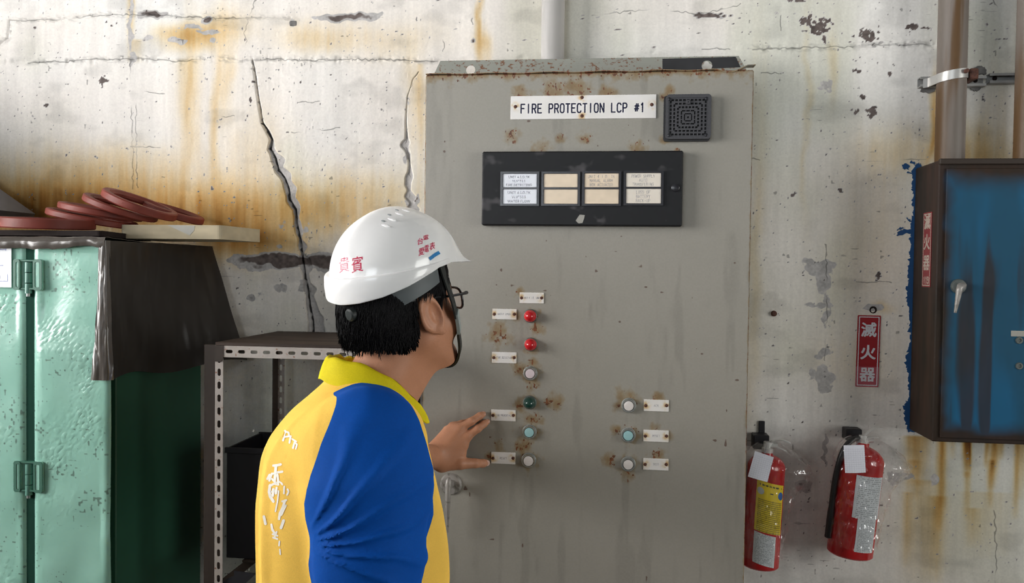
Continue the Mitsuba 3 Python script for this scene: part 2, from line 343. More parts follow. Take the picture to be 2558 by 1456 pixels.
def wall_relief(x, z):
    P = np.stack([x, z, x * 0], -1)
    h = 0.0022 * (meshkit.fbm(P * [6, 6, 1], 3, 3) - .5) + 0.0010 * (meshkit.fbm(P * [30, 55, 1], 3, 9) - .5) + 0.0007 * (meshkit.noise(P * [160, 160, 1], 5) - .5)
    j = on_wall([(0, 156), (300, 150), (700, 149), (1090, 150), (1900, 121), (2200, 113), (2600, 106)])
    zj = np.interp(x, j[:, 0], j[:, 1]) + 0.012 * (meshkit.fbm(np.stack([x * 18, x * 0, x * 0], -1), 3, 4) - .5)
    chips = meshkit.fbm(P * [70, 28, 1], 2, 12)
    h += 0.0022 / (1 + np.exp(-(z - zj) / 0.0022)) - 0.006 * np.exp(-((z - zj) / 0.010) ** 2) * np.clip(chips - .50, 0, 1) * 2
    d, t = seg_dist(x, z, HAIR_W[1])
    h -= 0.004 * np.exp(-(d / 0.004) ** 2)
    d, t = seg_dist(x, z, CRACK_W)
    side = x - np.interp(-z, -CRACK_W[:, 1], CRACK_W[:, 0])
    wid = np.interp(t, [0, .2, .32, .42, .55, .7, .85, 1], [.002, .004, .014, .018, .017, .010, .020, .022]) * (.6 + .9 * meshkit.noise(np.stack([z * 45, z * 0, z * 0], -1), 2))
    spall = np.clip((wid - np.where(side > 0, d * .75, d * 2.2)) / 0.003, 0, 1)
    h -= 0.010 * spall + 0.012 * np.exp(-(d / 0.003) ** 2) * (t > .02)
    d2, t2 = seg_dist(x, z, CRACK2_W)
    wid2 = np.interp(t2, [0, .3, .5, .7, 1], [.002, .002, .010, .008, .016]) * (.5 + meshkit.noise(np.stack([z * 50, z * 0, z * 0], -1), 8))
    spall2 = np.clip((wid2 - d2) / 0.003, 0, 1)
    h -= 0.006 * spall2
    return h, np.maximum(spall, spall2)


def wall_masks(x, z, spall):
    P = np.stack([x, z, x * 0], -1)
    k = abs(survey(1301, 700, WALL_Y)[0] - survey(1300, 700, WALL_Y)[0])
    xe, ze = x + .05 * (meshkit.fbm(P * 9, 3, 21) - .5), z + .05 * (meshkit.fbm(P * 9, 3, 22) - .5)
    rust = np.zeros_like(x)
    for u, v, a, b, s in RUST_AND_SHADE:
        (cx, cz), = on_wall([(u, v)])
        rust += s * np.exp(-((xe - cx) / (a * k)) ** 2 - ((ze - cz) / (b * k)) ** 2)
    xr = x + .012 * (meshkit.fbm(P * [14, 7, 1], 3, 31) - .5)
    for u, w, v0, v1, s in RUNS:
        (cx, c0), (_, c1) = on_wall([(u, v0), (u, v1)])
        f = np.clip((c0 + .004 - z) / .006, 0, 1) * np.clip(1 - (c0 - z) / (c0 - c1), 0, 1) ** .7
        rust += s * np.exp(-((xr - cx) / (w * k)) ** 2) * f
    bare = np.zeros_like(x)
    xb, zb = x + .03 * (meshkit.fbm(P * 28, 3, 41) - .5), z + .03 * (meshkit.fbm(P * 28, 3, 42) - .5)
    for u, v, a, b, s in BARE:
        (cx, cz), = on_wall([(u, v)])
        bare = np.maximum(bare, s * np.exp(-(((xb - cx) / (a * k)) ** 2 + ((zb - cz) / (b * k)) ** 2) ** 1.5))
    bare = np.maximum(bare, .78 * spall)
    chips = np.zeros_like(x)
    rag = meshkit.fbm(P * [120, 120, 1], 3, 51)
    for u, v, a, b in CHIPS:
        (cx, cz), = on_wall([(u, v)])
        chips = np.maximum(chips, np.exp(-((x - cx) / (a * k)) ** 2 - ((z - cz) / (b * k)) ** 2))
    bare = np.maximum(bare, 1.9 * np.clip((chips * .62 + rag - .80) / .06, 0, 1))
    return rust * (.75 + .5 * meshkit.fbm(P * [50, 4, 1], 3, 61)), bare


def wall_color(p, n, uv):
    x, z = p.x, p.z
    big, strk = fbm(x * 1.7 + 3, z * 1.9, 0.0, 3), fbm(x * 26, z * 1.3, 5.0, 3)
    c = mix((.765, .722, .672), (.745, .73, .70), smoothstep(.36, .64, big))
    fine = fbm(x * 120, z * 9, 3.0, 3)
    c = c * (.88 + .20 * strk) * (.95 + .10 * fine) * (.955 + .09 * noise(x * 240, z * 240))
    mot = fbm(x * 9, z * 14, 2.0, 3)
    c = c * (1 - .16 * smoothstep(.56, .78, mot))
    c = stain(c, .5 * smoothstep(.45, .75, fbm(x * 4, z * 2.2, 9.0, 3)), (.30, .26, .40))
    o = dr.maximum(uv.x, 0)
    c = stain(c, o * (.55 + .9 * fbm(x * 60, z * 5, 1.0, 3)), OCHRE)
    c = c * (1 - .45 * smoothstep(.95, 1.9, o))  # heavy stain darkened further, partly standing in for shade
    e = uv.y + (fbm(x * 70, z * 70, 4.0, 3) - .5) * .55
    grey = mix((.33, .32, .31), (.55, .525, .515), fbm(x * 44, z * 44, 7.0, 4)) * (.88 + .24 * noise(x * 210, z * 210, 3.0))
    c = mix(c, grey * (1 - .35 * smoothstep(1.2, 1.9, o + .8)), smoothstep(.40, .52, e))
    c = mix(c, C3(.115, .092, .085) * (.5 + fbm(x * 90, z * 90, 6.0, 2)), smoothstep(1.0, 1.5, e))
    wx, wz = x + .007 * (noise(x * 90, z * 90, 3.0) - .5), z + .007 * (noise(x * 90, z * 90, 11.0) - .5)
    gap = noise(x * 16, z * 16, 8.0)
    hair = smoothstep(.0022, .0006, line_dist(wx, wz, HAIR_W)) * smoothstep(.28, .5, gap)
    jd = line_dist(wx, wz, [HAIR_W[1], HAIR_W[2], HAIR_W[5]])
    hair = dr.maximum(hair, .8 * smoothstep(.0034, .0010, jd) * smoothstep(.32, .55, noise(x * 11, 4.0)))
    c = c * (1 - .30 * smoothstep(.016, .0, jd) * smoothstep(.45, .65, fbm(x * 60 + z * 50, z * 130, 3.0, 2)))
    main = smoothstep(.0034, .0010, line_dist(wx, wz, [CRACK_W[4:]])) + .6 * smoothstep(.0022, .0008, line_dist(wx, wz, [CRACK_W[:5]])) + .6 * smoothstep(.0022, .0008, line_dist(wx, wz, [CRACK2_W])) * smoothstep(.45, .6, noise(x * 60, z * 22, 5.0))
    c = c * (1 - .55 * hair) * (1 - .86 * dr.clip(main, 0, 1))
    speck = smoothstep(.875, .92, noise(x * 130, z * 150, 1.0) * .6 + noise(x * 31, z * 23, 2.0) * .4)
    c = c * (1 - .5 * speck)
    nick = smoothstep(.885, .925, noise(x * 28, z * 230, 21.0) * .55 + noise(x * 9, z * 17, 22.0) * .45)
    return dr.clip(c * (1 - .38 * nick), 0.01, .92)


mat('wall_plaster', wall_color, 0.72, 0.25)
mat('room_concrete', lambda p, n, uv: C3(.17, .165, .155) * (.8 + .4 * fbm(p.x * 2, p.y * 2, p.z * 2, 3)), 0.8, 0.2)
mat('floor_concrete', lambda p, n, uv: C3(.10, .097, .09) * (.7 + .6 * fbm(p.x * 3, p.y * 3, 1.0, 4)), 0.7, 0.3)
mat('window_frame_paint', (.25, .27, .27), .5)

PX = lambda u, v: survey(u, v, PANEL_Y)  # noqa: E731
RUSTY_PTS = [(1300, 236, 30), (1380, 228, 40), (1430, 230, 50), (1450, 228, 40), (1520, 232, 30), (1660, 240, 22), (1675, 225, 16), (1660, 350, 14), (1280, 340, 26), (1465, 346, 22), (1400, 344, 14), (1355, 372, 26), (1350, 378, 30), (1592, 372, 24), (1690, 378, 10),
             (1300, 730, 16), (1290, 790, 14), (1340, 815, 24), (1330, 790, 26), (1326, 865, 26), (1246, 838, 40), (1235, 895, 16), (1285, 912, 16), (1302, 925, 20), (1330, 905, 16), (1325, 935, 30), (1330, 960, 24), (1323, 1005, 26), (1390, 1003, 26), (1370, 1002, 18), (1300, 1012, 22),
             (1325, 1045, 26), (1323, 1078, 34), (1345, 1052, 18), (1245, 1112, 20), (1300, 1118, 22), (1315, 1108, 24), (1321, 1150, 30), (1222, 1138, 14), (1568, 1000, 36), (1545, 1012, 18), (1570, 1085, 28), (1540, 1075, 16), (1522, 1148, 26), (1565, 1180, 26), (1570, 1158, 26), (1640, 994, 18), (1640, 1066, 14), (1640, 1140, 26), (1665, 1090, 16)]
_rp = [(*map(float, PX(u, v)[[0, 2]]), r * 1.15e-3) for u, v, r in RUSTY_PTS]
PXL, PXR, PZT, PZB = float(PX(1062, 300)[0]), float(PX(1879, 400)[0]), float(PX(1474, 181)[2]), 0.42


def panel_color(p, n, uv):
    x, z = p.x, p.z
    c = mix((.262, .252, .220), (.290, .272, .240), fbm(x * 4, z * 3, 2.0, 3)) * (.97 + .06 * noise(x * 300, z * 300))
    c = c * (1 - .12 * smoothstep(.6, .8, fbm(x * 30, z * 5, 8.0, 3)))
    e = dr.minimum(dr.minimum(dr.abs(x - PXL), dr.abs(x - PXR)) * 3.2, dr.abs(PZT - z) * .55)
    m = .95 * dr.exp(-e / .012)
    for cx, cz, r in _rp:
        m = dr.maximum(m, .80 * dr.exp(-(dr.square(x - cx) + dr.square(z - cz)) / (r * r)))
    g = fbm(x * 150, z * 120, 5.0, 3)
    soft = smoothstep(.72, 1.5, m + fbm(x * 70, z * 55, 1.0, 3) * .85)
    c = stain(c, soft * .75, (.35, .80, 1.5))
    hard = smoothstep(1.02, 1.10, m * .62 + g * .95)
    rust = mix((.055, .022, .016), (.22, .085, .035), fbm(x * 150, z * 150, 9.0, 2))
    c = mix(c, rust, hard)
    fleck = smoothstep(.895, .915, noise(x * 75, z * 75, 3.0) * .7 + noise(x * 13, z * 13, 4.0) * .3)
    return mix(c, C3(.09, .05, .035), fleck * .8)


mat('panel_paint', panel_color, .42, .45)
mat('panel_flange_paint', lambda p, n, uv: mix(C3(.26, .265, .235), C3(.16, .075, .04), smoothstep(.56, .74, fbm(p.x * 140, p.z * 190, 4.0, 3) * .75 + .25 * fbm(p.x * 14, p.z * 20, 2.0, 2) + .25 * smoothstep(.05, .0, PZT + .115 - p.z))), .6, .3)
mat('black_mottled', lambda p, n, uv: C3(.022, .022, .024) * (.7 + .7 * fbm(p.x * 20, p.z * 20, 1.0, 3)), .45, .4)
mat('black_gloss', (.016, .016, .020), .25, .5)
mat('annunciator_black', lambda p, n, uv: mix(C3(.010, .0105, .012), C3(.16, .15, .16), smoothstep(.62, .85, fbm(p.x * 22, p.z * 30, 6.0, 3)) * .4), .5, .3)
mat('speaker_plastic', (.050, .050, .056), .45, .45)
mat('ink_navy', (.010, .012, .035), .6, .2)
mat('ink_grey', (.16, .16, .19), .6, .2)
mat('ink_black', (.015, .015, .02), .6, .2)
_sc = []


def white_plate(p, n, uv):
    c = mix((.68, .66, .63), (.74, .72, .71), noise(p.x * 30, p.z * 30))
    m = mi.Float(0)
    for cx, cz in PLATE_SCREWS:
        m = dr.maximum(m, dr.exp(-(dr.square(p.x - cx) + dr.square(p.z - cz)) / (.0085 ** 2)))
    o = m * .95 * smoothstep(.25, .75, fbm(p.x * 120, p.z * 120, 2.0, 2)) + .18 * smoothstep(.66, .85, fbm(p.x * 40, p.z * 60, 3.0, 2)) * m
    return stain(c, o, (.45, 1.0, 2.0))


NAME_SCREWS = [(1288, 267), (1454, 244), (1454, 290), (1628, 262)]
TAGS = [(1298, 1359, 731, 757, 'UNIT 4 I.O. TANK', 'topmost small white label, UNIT 4 I.O. TANK'), (1230, 1291, 772, 797, 'WATER SPRAY', 'small white label reading WATER SPRAY'),
        (1229, 1290.5, 880, 906, 'FIRE DETECTION', 'small white label beside the second red lamp'), (1227, 1288.5, 1024, 1050, 'FIRE PREVENTIVE', 'small white label at the fingertips'),
        (1227, 1288, 1130.5, 1157, 'RESET', 'small white label at the thumb tip'), (1608, 1671, 999, 1026, 'ACK', 'small white label reading ACK'),
        (1607, 1670.5, 1075, 1102, 'RESET', 'small white RESET label of the right column'), (1606.5, 1670, 1146, 1172.5, 'TEST', 'small white label reading TEST')]
PLATE_SCREWS = [tuple(map(float, PX(*q)[[0, 2]])) for q in NAME_SCREWS] + [tuple(map(float, PX(u, (t[2] + t[3]) / 2)[[0, 2]])) for t in TAGS for u in (t[0] + 5, t[1] - 6)]
mat('plate_white', white_plate, .35, .5)
mat('rusty_screw', lambda p, n, uv: mix((.05, .022, .02), (.12, .05, .03), noise(p.x * 600, p.z * 600)), .7, .3)
mat('window_white', (.70, .72, .78), .3, .5)
mat('window_cream', lambda p, n, uv: C3(.70, .58, .44) * (.95 + .1 * noise(p.x * 80, p.z * 80)), .35, .5)
mat('window_ivory', (.70, .64, .56), .35, .5)
mat('lens_red', (.48, .006, .012), .12, .6, clearcoat=.6, clearcoat_gloss=.95)
mat('lens_green', (.006, .045, .035), .12, .6, clearcoat=.6, clearcoat_gloss=.95)
mat('bezel_metal', lambda p, n, uv: mix((.30, .33, .32), (.45, .46, .45), noise(p.x * 300, p.z * 300)), .38, .5, .75)
mat('bezel_dark', (.10, .115, .11), .5, .4, .3)
mat('cap_white', (.66, .62, .60), .35, .5)
mat('cap_pink', (.64, .55, .58), .35, .5)
mat('cap_cyan', (.30, .52, .54), .3, .5)
mat('handle_metal', lambda p, n, uv: mix((.33, .31, .29), (.20, .19, .17), smoothstep(.5, .75, fbm(p.x * 90, p.z * 90, 1.0, 3))), .45, .5, .35)
mat('conduit_grey', lambda p, n, uv: C3(.40, .385, .37) * (.85 + .3 * fbm(p.x * 40, p.z * 6, 1.0, 3)), .45, .5)

# green cabinet
mat('green_paint', lambda p, n, uv: mix(mix((.25, .50, .405), (.31, .55, .46), fbm(p.x * 8, p.z * 5, 1.0, 3)), C3(.10, .16, .13), smoothstep(.80, .9, noise(p.x * 160, p.z * 160) * .62 + fbm(p.x * 10, p.z * 14, 4.0, 2) * .5) * .8), .24, .55,
    bump=lambda p, n, uv: fbm(p.x * 130, p.z * 150, 1.0, 3), bump_scale=.00035)
mat('green_channel_shade', (.010, .045, .031), .85, .1)  # groove colour holds the shade inside the hinge gap
mat('hinge_outline', (.045, .14, .10), .45, .4)
mat('green_knuckle', (.10, .24, .19), .35, .5)
mat('plastic_brown', lambda p, n, uv: mix((.048, .040, .034), (.10, .088, .078), fbm(p.x * 22, p.z * 9, p.y * 20, 3)), .22, .6)
mat('green_side_shade', (.018, .075, .045), .5, .3)  # shaded copy of the cabinet green, for the side facing away
mat('dusty_plastic_shade', lambda p, n, uv: mix((.012, .009, .0075), (.030, .026, .022), fbm(p.x * 6 + p.y * 9, p.z * 4, p.y * 5, 3)), .35, .35)  # shaded copy of the sheet plastic, for its hanging side
mat('rubber_red', lambda p, n, uv: C3(.155, .028, .018) * (.75 + .5 * fbm(p.x * 30, p.y * 30, p.z * 30, 2)), .55, .35)
mat('board_foam', lambda p, n, uv: C3(.42, .36, .25) * (.75 + .5 * fbm(p.x * 14, p.y * 20, p.z * 30, 3)), .7, .2)
mat('grey_tape', (.30, .29, .26), .4, .5)
mat('zinc_sheet', lambda p, n, uv: C3(.13, .125, .135) * (.8 + .4 * fbm(p.x * 7, p.y * 7, p.z * 12, 3)), .55, .3)
mat('paper_white', (.82, .83, .86), .6, .3)
mat('ink_blue', (.30, .34, .55), .6, .2)
mat('slotted_steel', lambda p, n, uv: mix(mix((.40, .37, .35), (.30, .26, .23), fbm(p.x * 20, p.y * 8, p.z * 20, 3)), C3(.18, .07, .03), smoothstep(.66, .78, fbm(p.x * 110, p.y * 9, p.z * 110, 3)) * .8), .5, .4, .3)
mat('brown_steel', (.030, .021, .016), .6, .3)
mat('rack_wood', lambda p, n, uv: C3(.034, .021, .015) * (.5 + 1.0 * fbm(p.x * 4, p.y * 60, p.z * 3, 3)), .6, .3)
mat('crate_black', (.012, .012, .015), .45, .4)

# right-hand wall box and pipes
BOX_Y = 2.324
BXL = float(survey(2338.5, 700, BOX_Y)[0])
BZT, BZB = float(survey(2338, 400, BOX_Y)[2]), float(survey(2337, 1103, BOX_Y)[2])


def box_color(p, n, uv):
    x, z, y = p.x, p.z, p.y
    c = mix((.012, .098, .20), (.014, .070, .125), smoothstep(.35, .65, fbm(x * 16, z * 2.5, 3.0, 3)))
    run = smoothstep(.50, .66, fbm(x * 24, z * 2.2, 7.0, 3))
    edge = dr.minimum(dr.minimum(x - BXL, (BZT - z) * .55), (z - BZB) * .8)
    m = dr.maximum(run * .75, smoothstep(.055, .012, edge + .03 * (fbm(x * 20, z * 20, y * 20, 3) - .4)))
    m = dr.maximum(m, smoothstep(BOX_Y + .002, BOX_Y + .006, y) * smoothstep(.25, .5, fbm(y * 12, z * 5, 2.0, 3)))  # rust over the left side, with its shade painted in too
    rust = mix((.015, .0125, .006), (.045, .020, .009), fbm(x * 30, z * 8, y * 30, 3))
    return mix(c, rust, dr.clip(m, 0, .95))


mat('blue_box_paint', box_color, .6, .15)
mat('blue_paint', (.012, .060, .17), .4, .4)
mat('pipe_rust', lambda p, n, uv: mix(mix((.20, .165, .145), (.12, .104, .088), fbm(p.x * 60, p.z * 3, 1.0, 3)), C3(.10, .054, .022), smoothstep(.42, .66, fbm(p.x * 40 + 4, p.z * 2.5, 6.0, 3))), .5, .4)
mat('strut_steel', lambda p, n, uv: mix((.20, .20, .20), (.34, .34, .33), fbm(p.x * 20, p.z * 30, 1.0, 3)), .5, .5, .3)
mat('clamp_steel', (.55, .54, .52), .35, .5, .6)
mat('dark_hole', (.018, .013, .012), .8, .1)
mat('mortar_grey', lambda p, n, uv: C3(.16, .155, .15) * (.6 + .8 * fbm(p.x * 90, p.z * 90, 1.0, 2)), .9, .1)
mat('sign_red', lambda p, n, uv: mix(C3(.30, .008, .014), C3(.42, .10, .13), smoothstep(.0, .004, SIGN_FADE_Z - p.z) * .8), .35, .5)
mat('sign_white', (.62, .62, .66), .4, .5)
mat('sticker_red', (.16, .018, .022), .4, .4)
mat('sticker_print', (.34, .28, .24), .5, .3)
SIGN_FADE_Z = float(survey(2168, 914, WALL_Y)[2])
mat('extinguisher_red', lambda p, n, uv: C3(.33, .006, .008) * (.9 + .2 * noise(p.x * 40, p.z * 40)), .25, .5, clearcoat=.4, clearcoat_gloss=.9)


def yellow_label(p, n, uv):
    u, v = uv.x, uv.y
    c = C3(.62, .47, .015)
    rows = smoothstep(.15, .35, noise(u * 38, dr.floor(v * 26) * 7.3)) * smoothstep(.42, .5, dr.abs((v * 26 - dr.floor(v * 26)) - .5) + .2)
    band = smoothstep(.66, .64, v) * smoothstep(.06, .08, u) * smoothstep(.94, .92, u)
    c = mix(c, C3(.10, .075, .01), (1 - rows) * band * .7)
    c = mix(c, C3(.05, .045, .02), smoothstep(.02, .012, dr.abs(v - .93)) * smoothstep(.05, .1, u) * smoothstep(.95, .85, u) * smoothstep(.3, .45, noise(u * 45, 3.0)))
    d1, d2 = dr.sqrt(dr.square((u - .86) * .95) + dr.square((v - .78) * 1.5)), dr.sqrt(dr.square((u - .14) * .95) + dr.square((v - .80) * 1.5))
    c = mix(c, C3(.02, .09, .30), smoothstep(.125, .115, d1))
    c = mix(c, C3(.40, .42, .40), smoothstep(.11, .10, d2))
    c = mix(c, C3(.03, .03, .03), smoothstep(.012, .008, dr.abs(v - .79)) * smoothstep(.06, .05, dr.abs(u - .5)))
    return c


def white_label(p, n, uv):
    u, v = uv.x, uv.y
    c = C3(.50, .53, .55)
    f = v * 22 - dr.floor(v * 22)
    line = smoothstep(.30, .22, dr.abs(f - .5)) * smoothstep(.34, .5, noise(u * 34, dr.floor(v * 22) * 5.1)) * smoothstep(.07, .10, u) * smoothstep(.93, .9, u)
    return mix(c, C3(.20, .22, .24), line * .75)


def tag_paper(p, n, uv):
    u, v = uv.x, uv.y
    fu, fv = u * 9 - dr.floor(u * 9), v * 13 - dr.floor(v * 13)
    g = dr.maximum(smoothstep(.44, .48, dr.abs(fu - .5)), smoothstep(.42, .47, dr.abs(fv - .5))) * smoothstep(.90, .88, v)
    return mix(C3(.66, .67, .74), C3(.36, .37, .44), g * .6)


mat('label_yellow', yellow_label, .4, .5)
mat('label_white', white_label, .4, .5)
mat('tag_paper', tag_paper, .6, .3)
mat('hose_black', (.015, .015, .016), .4, .4)
mat('chrome', (.62, .62, .60), .25, .6, .45)
scene['bag_film'] = {'type': 'thindielectric', 'int_ior': 1.5}

# ------------------------------------------------------------------ the room
k_ = on_wall([(0, 0), (2558, 1456)])
_x0, _x1 = survey(-30, 728, WALL_Y)[0], survey(2590, 728, WALL_Y)[0]
_z0, _z1 = .62, 2.46


def lines(lo, hi, step):
    return np.linspace(lo, hi, max(2, int(round((hi - lo) / step)) + 1))


xa = [lines(-4.4, _x0, .12)[:-1]]
for a, b, s in ((-30, 600, 3.0), (600, 805, 1.6), (805, 990, 3.0), (990, 1062, 1.8), (1062, 1080, 3.0), (1080, 1820, 9.0), (1820, 2590, 3.0)):
    xa.append(lines(survey(a, 728, WALL_Y)[0], survey(b, 728, WALL_Y)[0], s * 1e-3)[:-1])
xa.append(lines(_x1, 3.6, .12))
xa = np.concatenate(xa)
za = np.concatenate([lines(0, _z0, .1)[:-1], lines(_z0, _z1, .0031)[:-1], lines(_z1, 4.0, .12)])
X, Z = np.meshgrid(xa, za, indexing='ij')
H, SP = wall_relief(X, Z)
inside = ((X > _x0) & (X < _x1) & (Z > _z0) & (Z < _z1))
H = H * inside
RU, BA = wall_masks(X, Z, SP)
put('wall_back', grid_mesh(np.stack([X, WALL_Y - H, Z], -1)), 'wall_plaster', smooth=True, uv=np.stack([RU.ravel(), BA.ravel()], -1), kind='structure')
put('floor', cbox(-4.6, 3.8, -7.2, 2.7, -.2, 0, 0), 'floor_concrete', kind='structure')
put('ceiling', cbox(-4.6, 3.8, -7.2, 2.7, 4.0, 4.2, 0), 'room_concrete', kind='structure')
put('wall_right', cat(cbox(3.6, 3.8, -7.2, -.9, 0, 4, 0), cbox(3.6, 3.8, 1.0, 2.7, 0, 4, 0), cbox(3.6, 3.8, -.9, 1.0, 0, .8, 0), cbox(3.6, 3.8, -.9, 1.0, 2.6, 4, 0)), 'room_concrete', kind='structure')
w = WIN
put('wall_left', cat(cbox(-4.6, w['x'], -7.2, w['y0'], 0, 4, 0), cbox(-4.6, w['x'], w['y1'], 2.7, 0, 4, 0), cbox(-4.6, w['x'], w['y0'], w['y1'], 0, w['z0'], 0), cbox(-4.6, w['x'], w['y0'], w['y1'], w['z1'], 4, 0)), 'room_concrete', kind='structure')


def window(name, corner, du, dv, level, nu, nv, tint=KEY_RGB):
    """Panes that glow with the daylight outside, behind a frame with glazing bars; corner, the two edge vectors (du x dv points into the room)."""
    corner, du, dv = (np.asarray(a, float) for a in (corner, du, dv))
    nrm = np.cross(du, dv)
    nrm /= np.linalg.norm(nrm)
    q = np.array([corner, corner + du, corner + du + dv, corner + dv]) - nrm * .05
    scene[f'{name}__pane'] = {**mikit.ply(tm(q, [[0, 1, 2, 3]]), 'window_frame_paint'), 'emitter': emit(level, tint)}
    bars = []
    lu, lv = np.linalg.norm(du), np.linalg.norm(dv)

    def bar(s0, s1, t0, t1):
        P = np.array([[s, t, d] for s in (s0, s1) for t in (t0, t1) for d in (-.04, .02)])
        bars.append(trimesh.convex.convex_hull(corner + P[:, :1] * du / lu + P[:, 1:2] * dv / lv + P[:, 2:] * nrm))
    for i in range(nu + 1):
        bar(i * lu / nu - .02, i * lu / nu + .02, -.02, lv + .02)
    for j in range(nv + 1):
        bar(-.02, lu + .02, j * lv / nv - .02, j * lv / nv + .02)
    put(f'{name}__frame', cat(*bars), 'window_frame_paint')
    note(name, kind='structure')


window('window_1', (w['x'], w['y0'], w['z0']), (0, w['y1'] - w['y0'], 0), (0, 0, w['z1'] - w['z0']), KEY, 4, 2)
# the far wall with a wide doorway to the daylight and two small windows
holes = [(-4.2, -.9, .25, 3.3), (.6, 1.3, 1.7, 2.4), (2.1, 2.8, 1.7, 2.4)]
parts, at = [], -4.6
for a, b, z0, z1 in holes:
    parts += [cbox(at, a, -7.2, -7.0, 0, 4, 0), cbox(a, b, -7.2, -7.0, 0, z0, 0), cbox(a, b, -7.2, -7.0, z1, 4, 0)]
    at = b
parts.append(cbox(at, 3.8, -7.2, -7.0, 0, 4, 0))
put('wall_rear', cat(*parts), 'room_concrete', kind='structure')
for i, (a, b, z0, z1) in enumerate(holes):
    window(f'window_{i + 2}', (b, -7.0, z0), (a - b, 0, 0), (0, 0, z1 - z0), DOOR if i == 0 else FILL, 4 if i == 0 else 2, 2 if i == 0 else 1, DOOR_RGB)
window('window_5', (3.6, 1.0, .8), (0, -1.9, 0), (0, 0, 1.8), SIDE, 3, 2, (1.0, 1.0, .96))
# added, unseen breast-high wall behind and left of the camera, blocking low light
put('added_shade_wall', cat(cbox(-2.72, 3.2, -1.14, -1.0, 0, 1.66, .01), cbox(-2.72, -2.58, -1.0, 1.0, 0, 1.55, .01)), 'room_concrete', kind='structure')

# wall details that stand proud of or sunk into the plaster
bolt = survey(1933, 783, WALL_Y)
put('wall_back__anchor_bolt', lathe([(0, .010), (.0055, .009), (.008, .006), (.0085, 0), (.0085, -.01)], bolt + [0, 0, 0], n=20), 'rusty_screw', smooth=40)
hole = survey(2181, 774, WALL_Y)
put('wall_back__anchor_hole', lathe([(0, -.001), (.007, .0008), (.0095, .0022), (.0105, 0), (.0105, -.01)], hole, n=20), 'dark_hole', smooth=40)
notice = survey(733, 59, WALL_Y)
put('wall_back__mortar_plug', cbox(notice[0] - .011, notice[0] + .011, WALL_Y - .004, WALL_Y + .004, notice[2] - .008, notice[2] + .008, .002), 'mortar_grey')


def ragged(pts, y, depth, r=.0, seed=0, amp=.0016):
    """A blob with a ragged edge through surveyed points."""
    g = np.random.default_rng(seed)
    q = Polygon(on_wall(pts, y))
    ring = q.exterior
    n = max(24, int(ring.length / .004))
    out = []
    for i in range(n):
        p = ring.interpolate(i / n, normalized=True)
        out.append((p.x + g.normal(0, amp), p.y + g.normal(0, amp)))
    return plate(Polygon(out).buffer(0), y, depth)


SMEARS = [[(2289, 408), (2281, 420), (2277, 470), (2279, 520), (2275, 560), (2272, 640), (2266, 700), (2265, 745), (2271, 780), (2273, 860), (2262, 890), (2267, 930), (2270, 990), (2257, 1010), (2259, 1050), (2270, 1078), (2300, 1078), (2300, 410)],
          [(2252, 412), (2262, 408), (2272, 414), (2268, 424), (2256, 422)], [(2262, 428), (2282, 433), (2281, 437), (2266, 432)], [(2270, 405), (2284, 404), (2284, 412)],
          [(2239, 588), (2243, 579), (2258, 574), (2275, 572), (2287, 564), (2287, 586), (2262, 583), (2248, 589)], [(2240, 574), (2250, 567), (2258, 569), (2248, 574)], [(2261, 543), (2275, 552), (2272, 556)]]
for i, s in enumerate(SMEARS):
    put(f'wall_back__paint_smear' + (f'_{i:03d}' if i else ''), ragged(s, WALL_Y + .0015, .0042, seed=i, amp=.0024 if i == 0 else .0012), 'blue_paint', label='blue paint brushed onto the plaster' if i == 0 else None)
SPLATS = [[(2418, 185), (2424, 178), (2430, 171), (2440, 165), (2455, 168), (2462, 175), (2463, 188)], [(2420, 214), (2424, 222), (2432, 229), (2445, 227), (2452, 215)], [(2299, 220), (2301, 230), (2318, 233), (2334, 228), (2335, 219)]]
for i, s in enumerate(SPLATS):
    put('wall_back__mortar_splat' + (f'_{i:03d}' if i else ''), ragged(s, WALL_Y + .001, .006, seed=40 + i), 'mortar_grey')

# ------------------------------------------------------------------ the control panel
CP = 'control_panel'
note(CP, 'tall grey-green steel control panel with rusty edges, FIRE PROTECTION LCP #1 plate, lamps and buttons', 'control panel')
put(CP + '__body', cbox(PXL + .006, PXR - .006, PANEL_Y + .022, 2.40, PZB, PZT - .002, .002), 'panel_paint')
_d = cbox(PXL, PXR, PANEL_Y, PANEL_Y + .022, PZB, PZT, .003)
put(CP + '__door', _d, 'panel_paint', label='grey-green front with rust at the edges')
# folded lip along the top, pried up and rusted at the right-hand end
s = np.linspace(0, 1, 90)
lx = PXL + .001 + s * (PXR - PXL + .003)
lift = .0035 + .0015 * np.sin(s * 37) * (s < .9) + .0105 * np.clip((s - .955) / .02, 0, 1) - .007 * np.clip((s - .88) / .03, 0, 1) * np.clip((.955 - s) / .02, 0, 1)
put(CP + '__top_lip', thick_sheet(np.stack([np.stack([lx, lx * 0 + PANEL_Y - .0035 + d, PZT + lift - (.0015 if d < .01 else 0)], -1) for d in (0, .004, .02, .036)], 0), .0022), 'panel_paint', smooth=40)
FY = 2.405
fl = [survey(u, v, FY)[[0, 2]] for u, v in ((1100, 152), (1845, 139.5), (1864, 172), (1864, 230), (1082, 230), (1082, 190))]
hl, hr = survey(1175.5, 174.5, FY)[[0, 2]], survey(1766, 164, FY)[[0, 2]]
flange = Polygon(fl) - Point(hl).buffer(.0135) - unary_union([Point(hr + [0, -.004]).buffer(.0105), Point(hr + [-.001, .0055]).buffer(.0075), Point(hr + [.008, -.002]).buffer(.0075), Point(hr + [-.007, -.003]).buffer(.0075)])
put(CP + '__mounting_flange', plate(flange, FY + .003, .003), 'panel_flange_paint', label='trapezoid mounting flange with two holes')
tp = [survey(u, v, FY)[[0, 2]] for u, v in ((1655, 147), (1838, 142), (1850, 168), (1655, 178))]
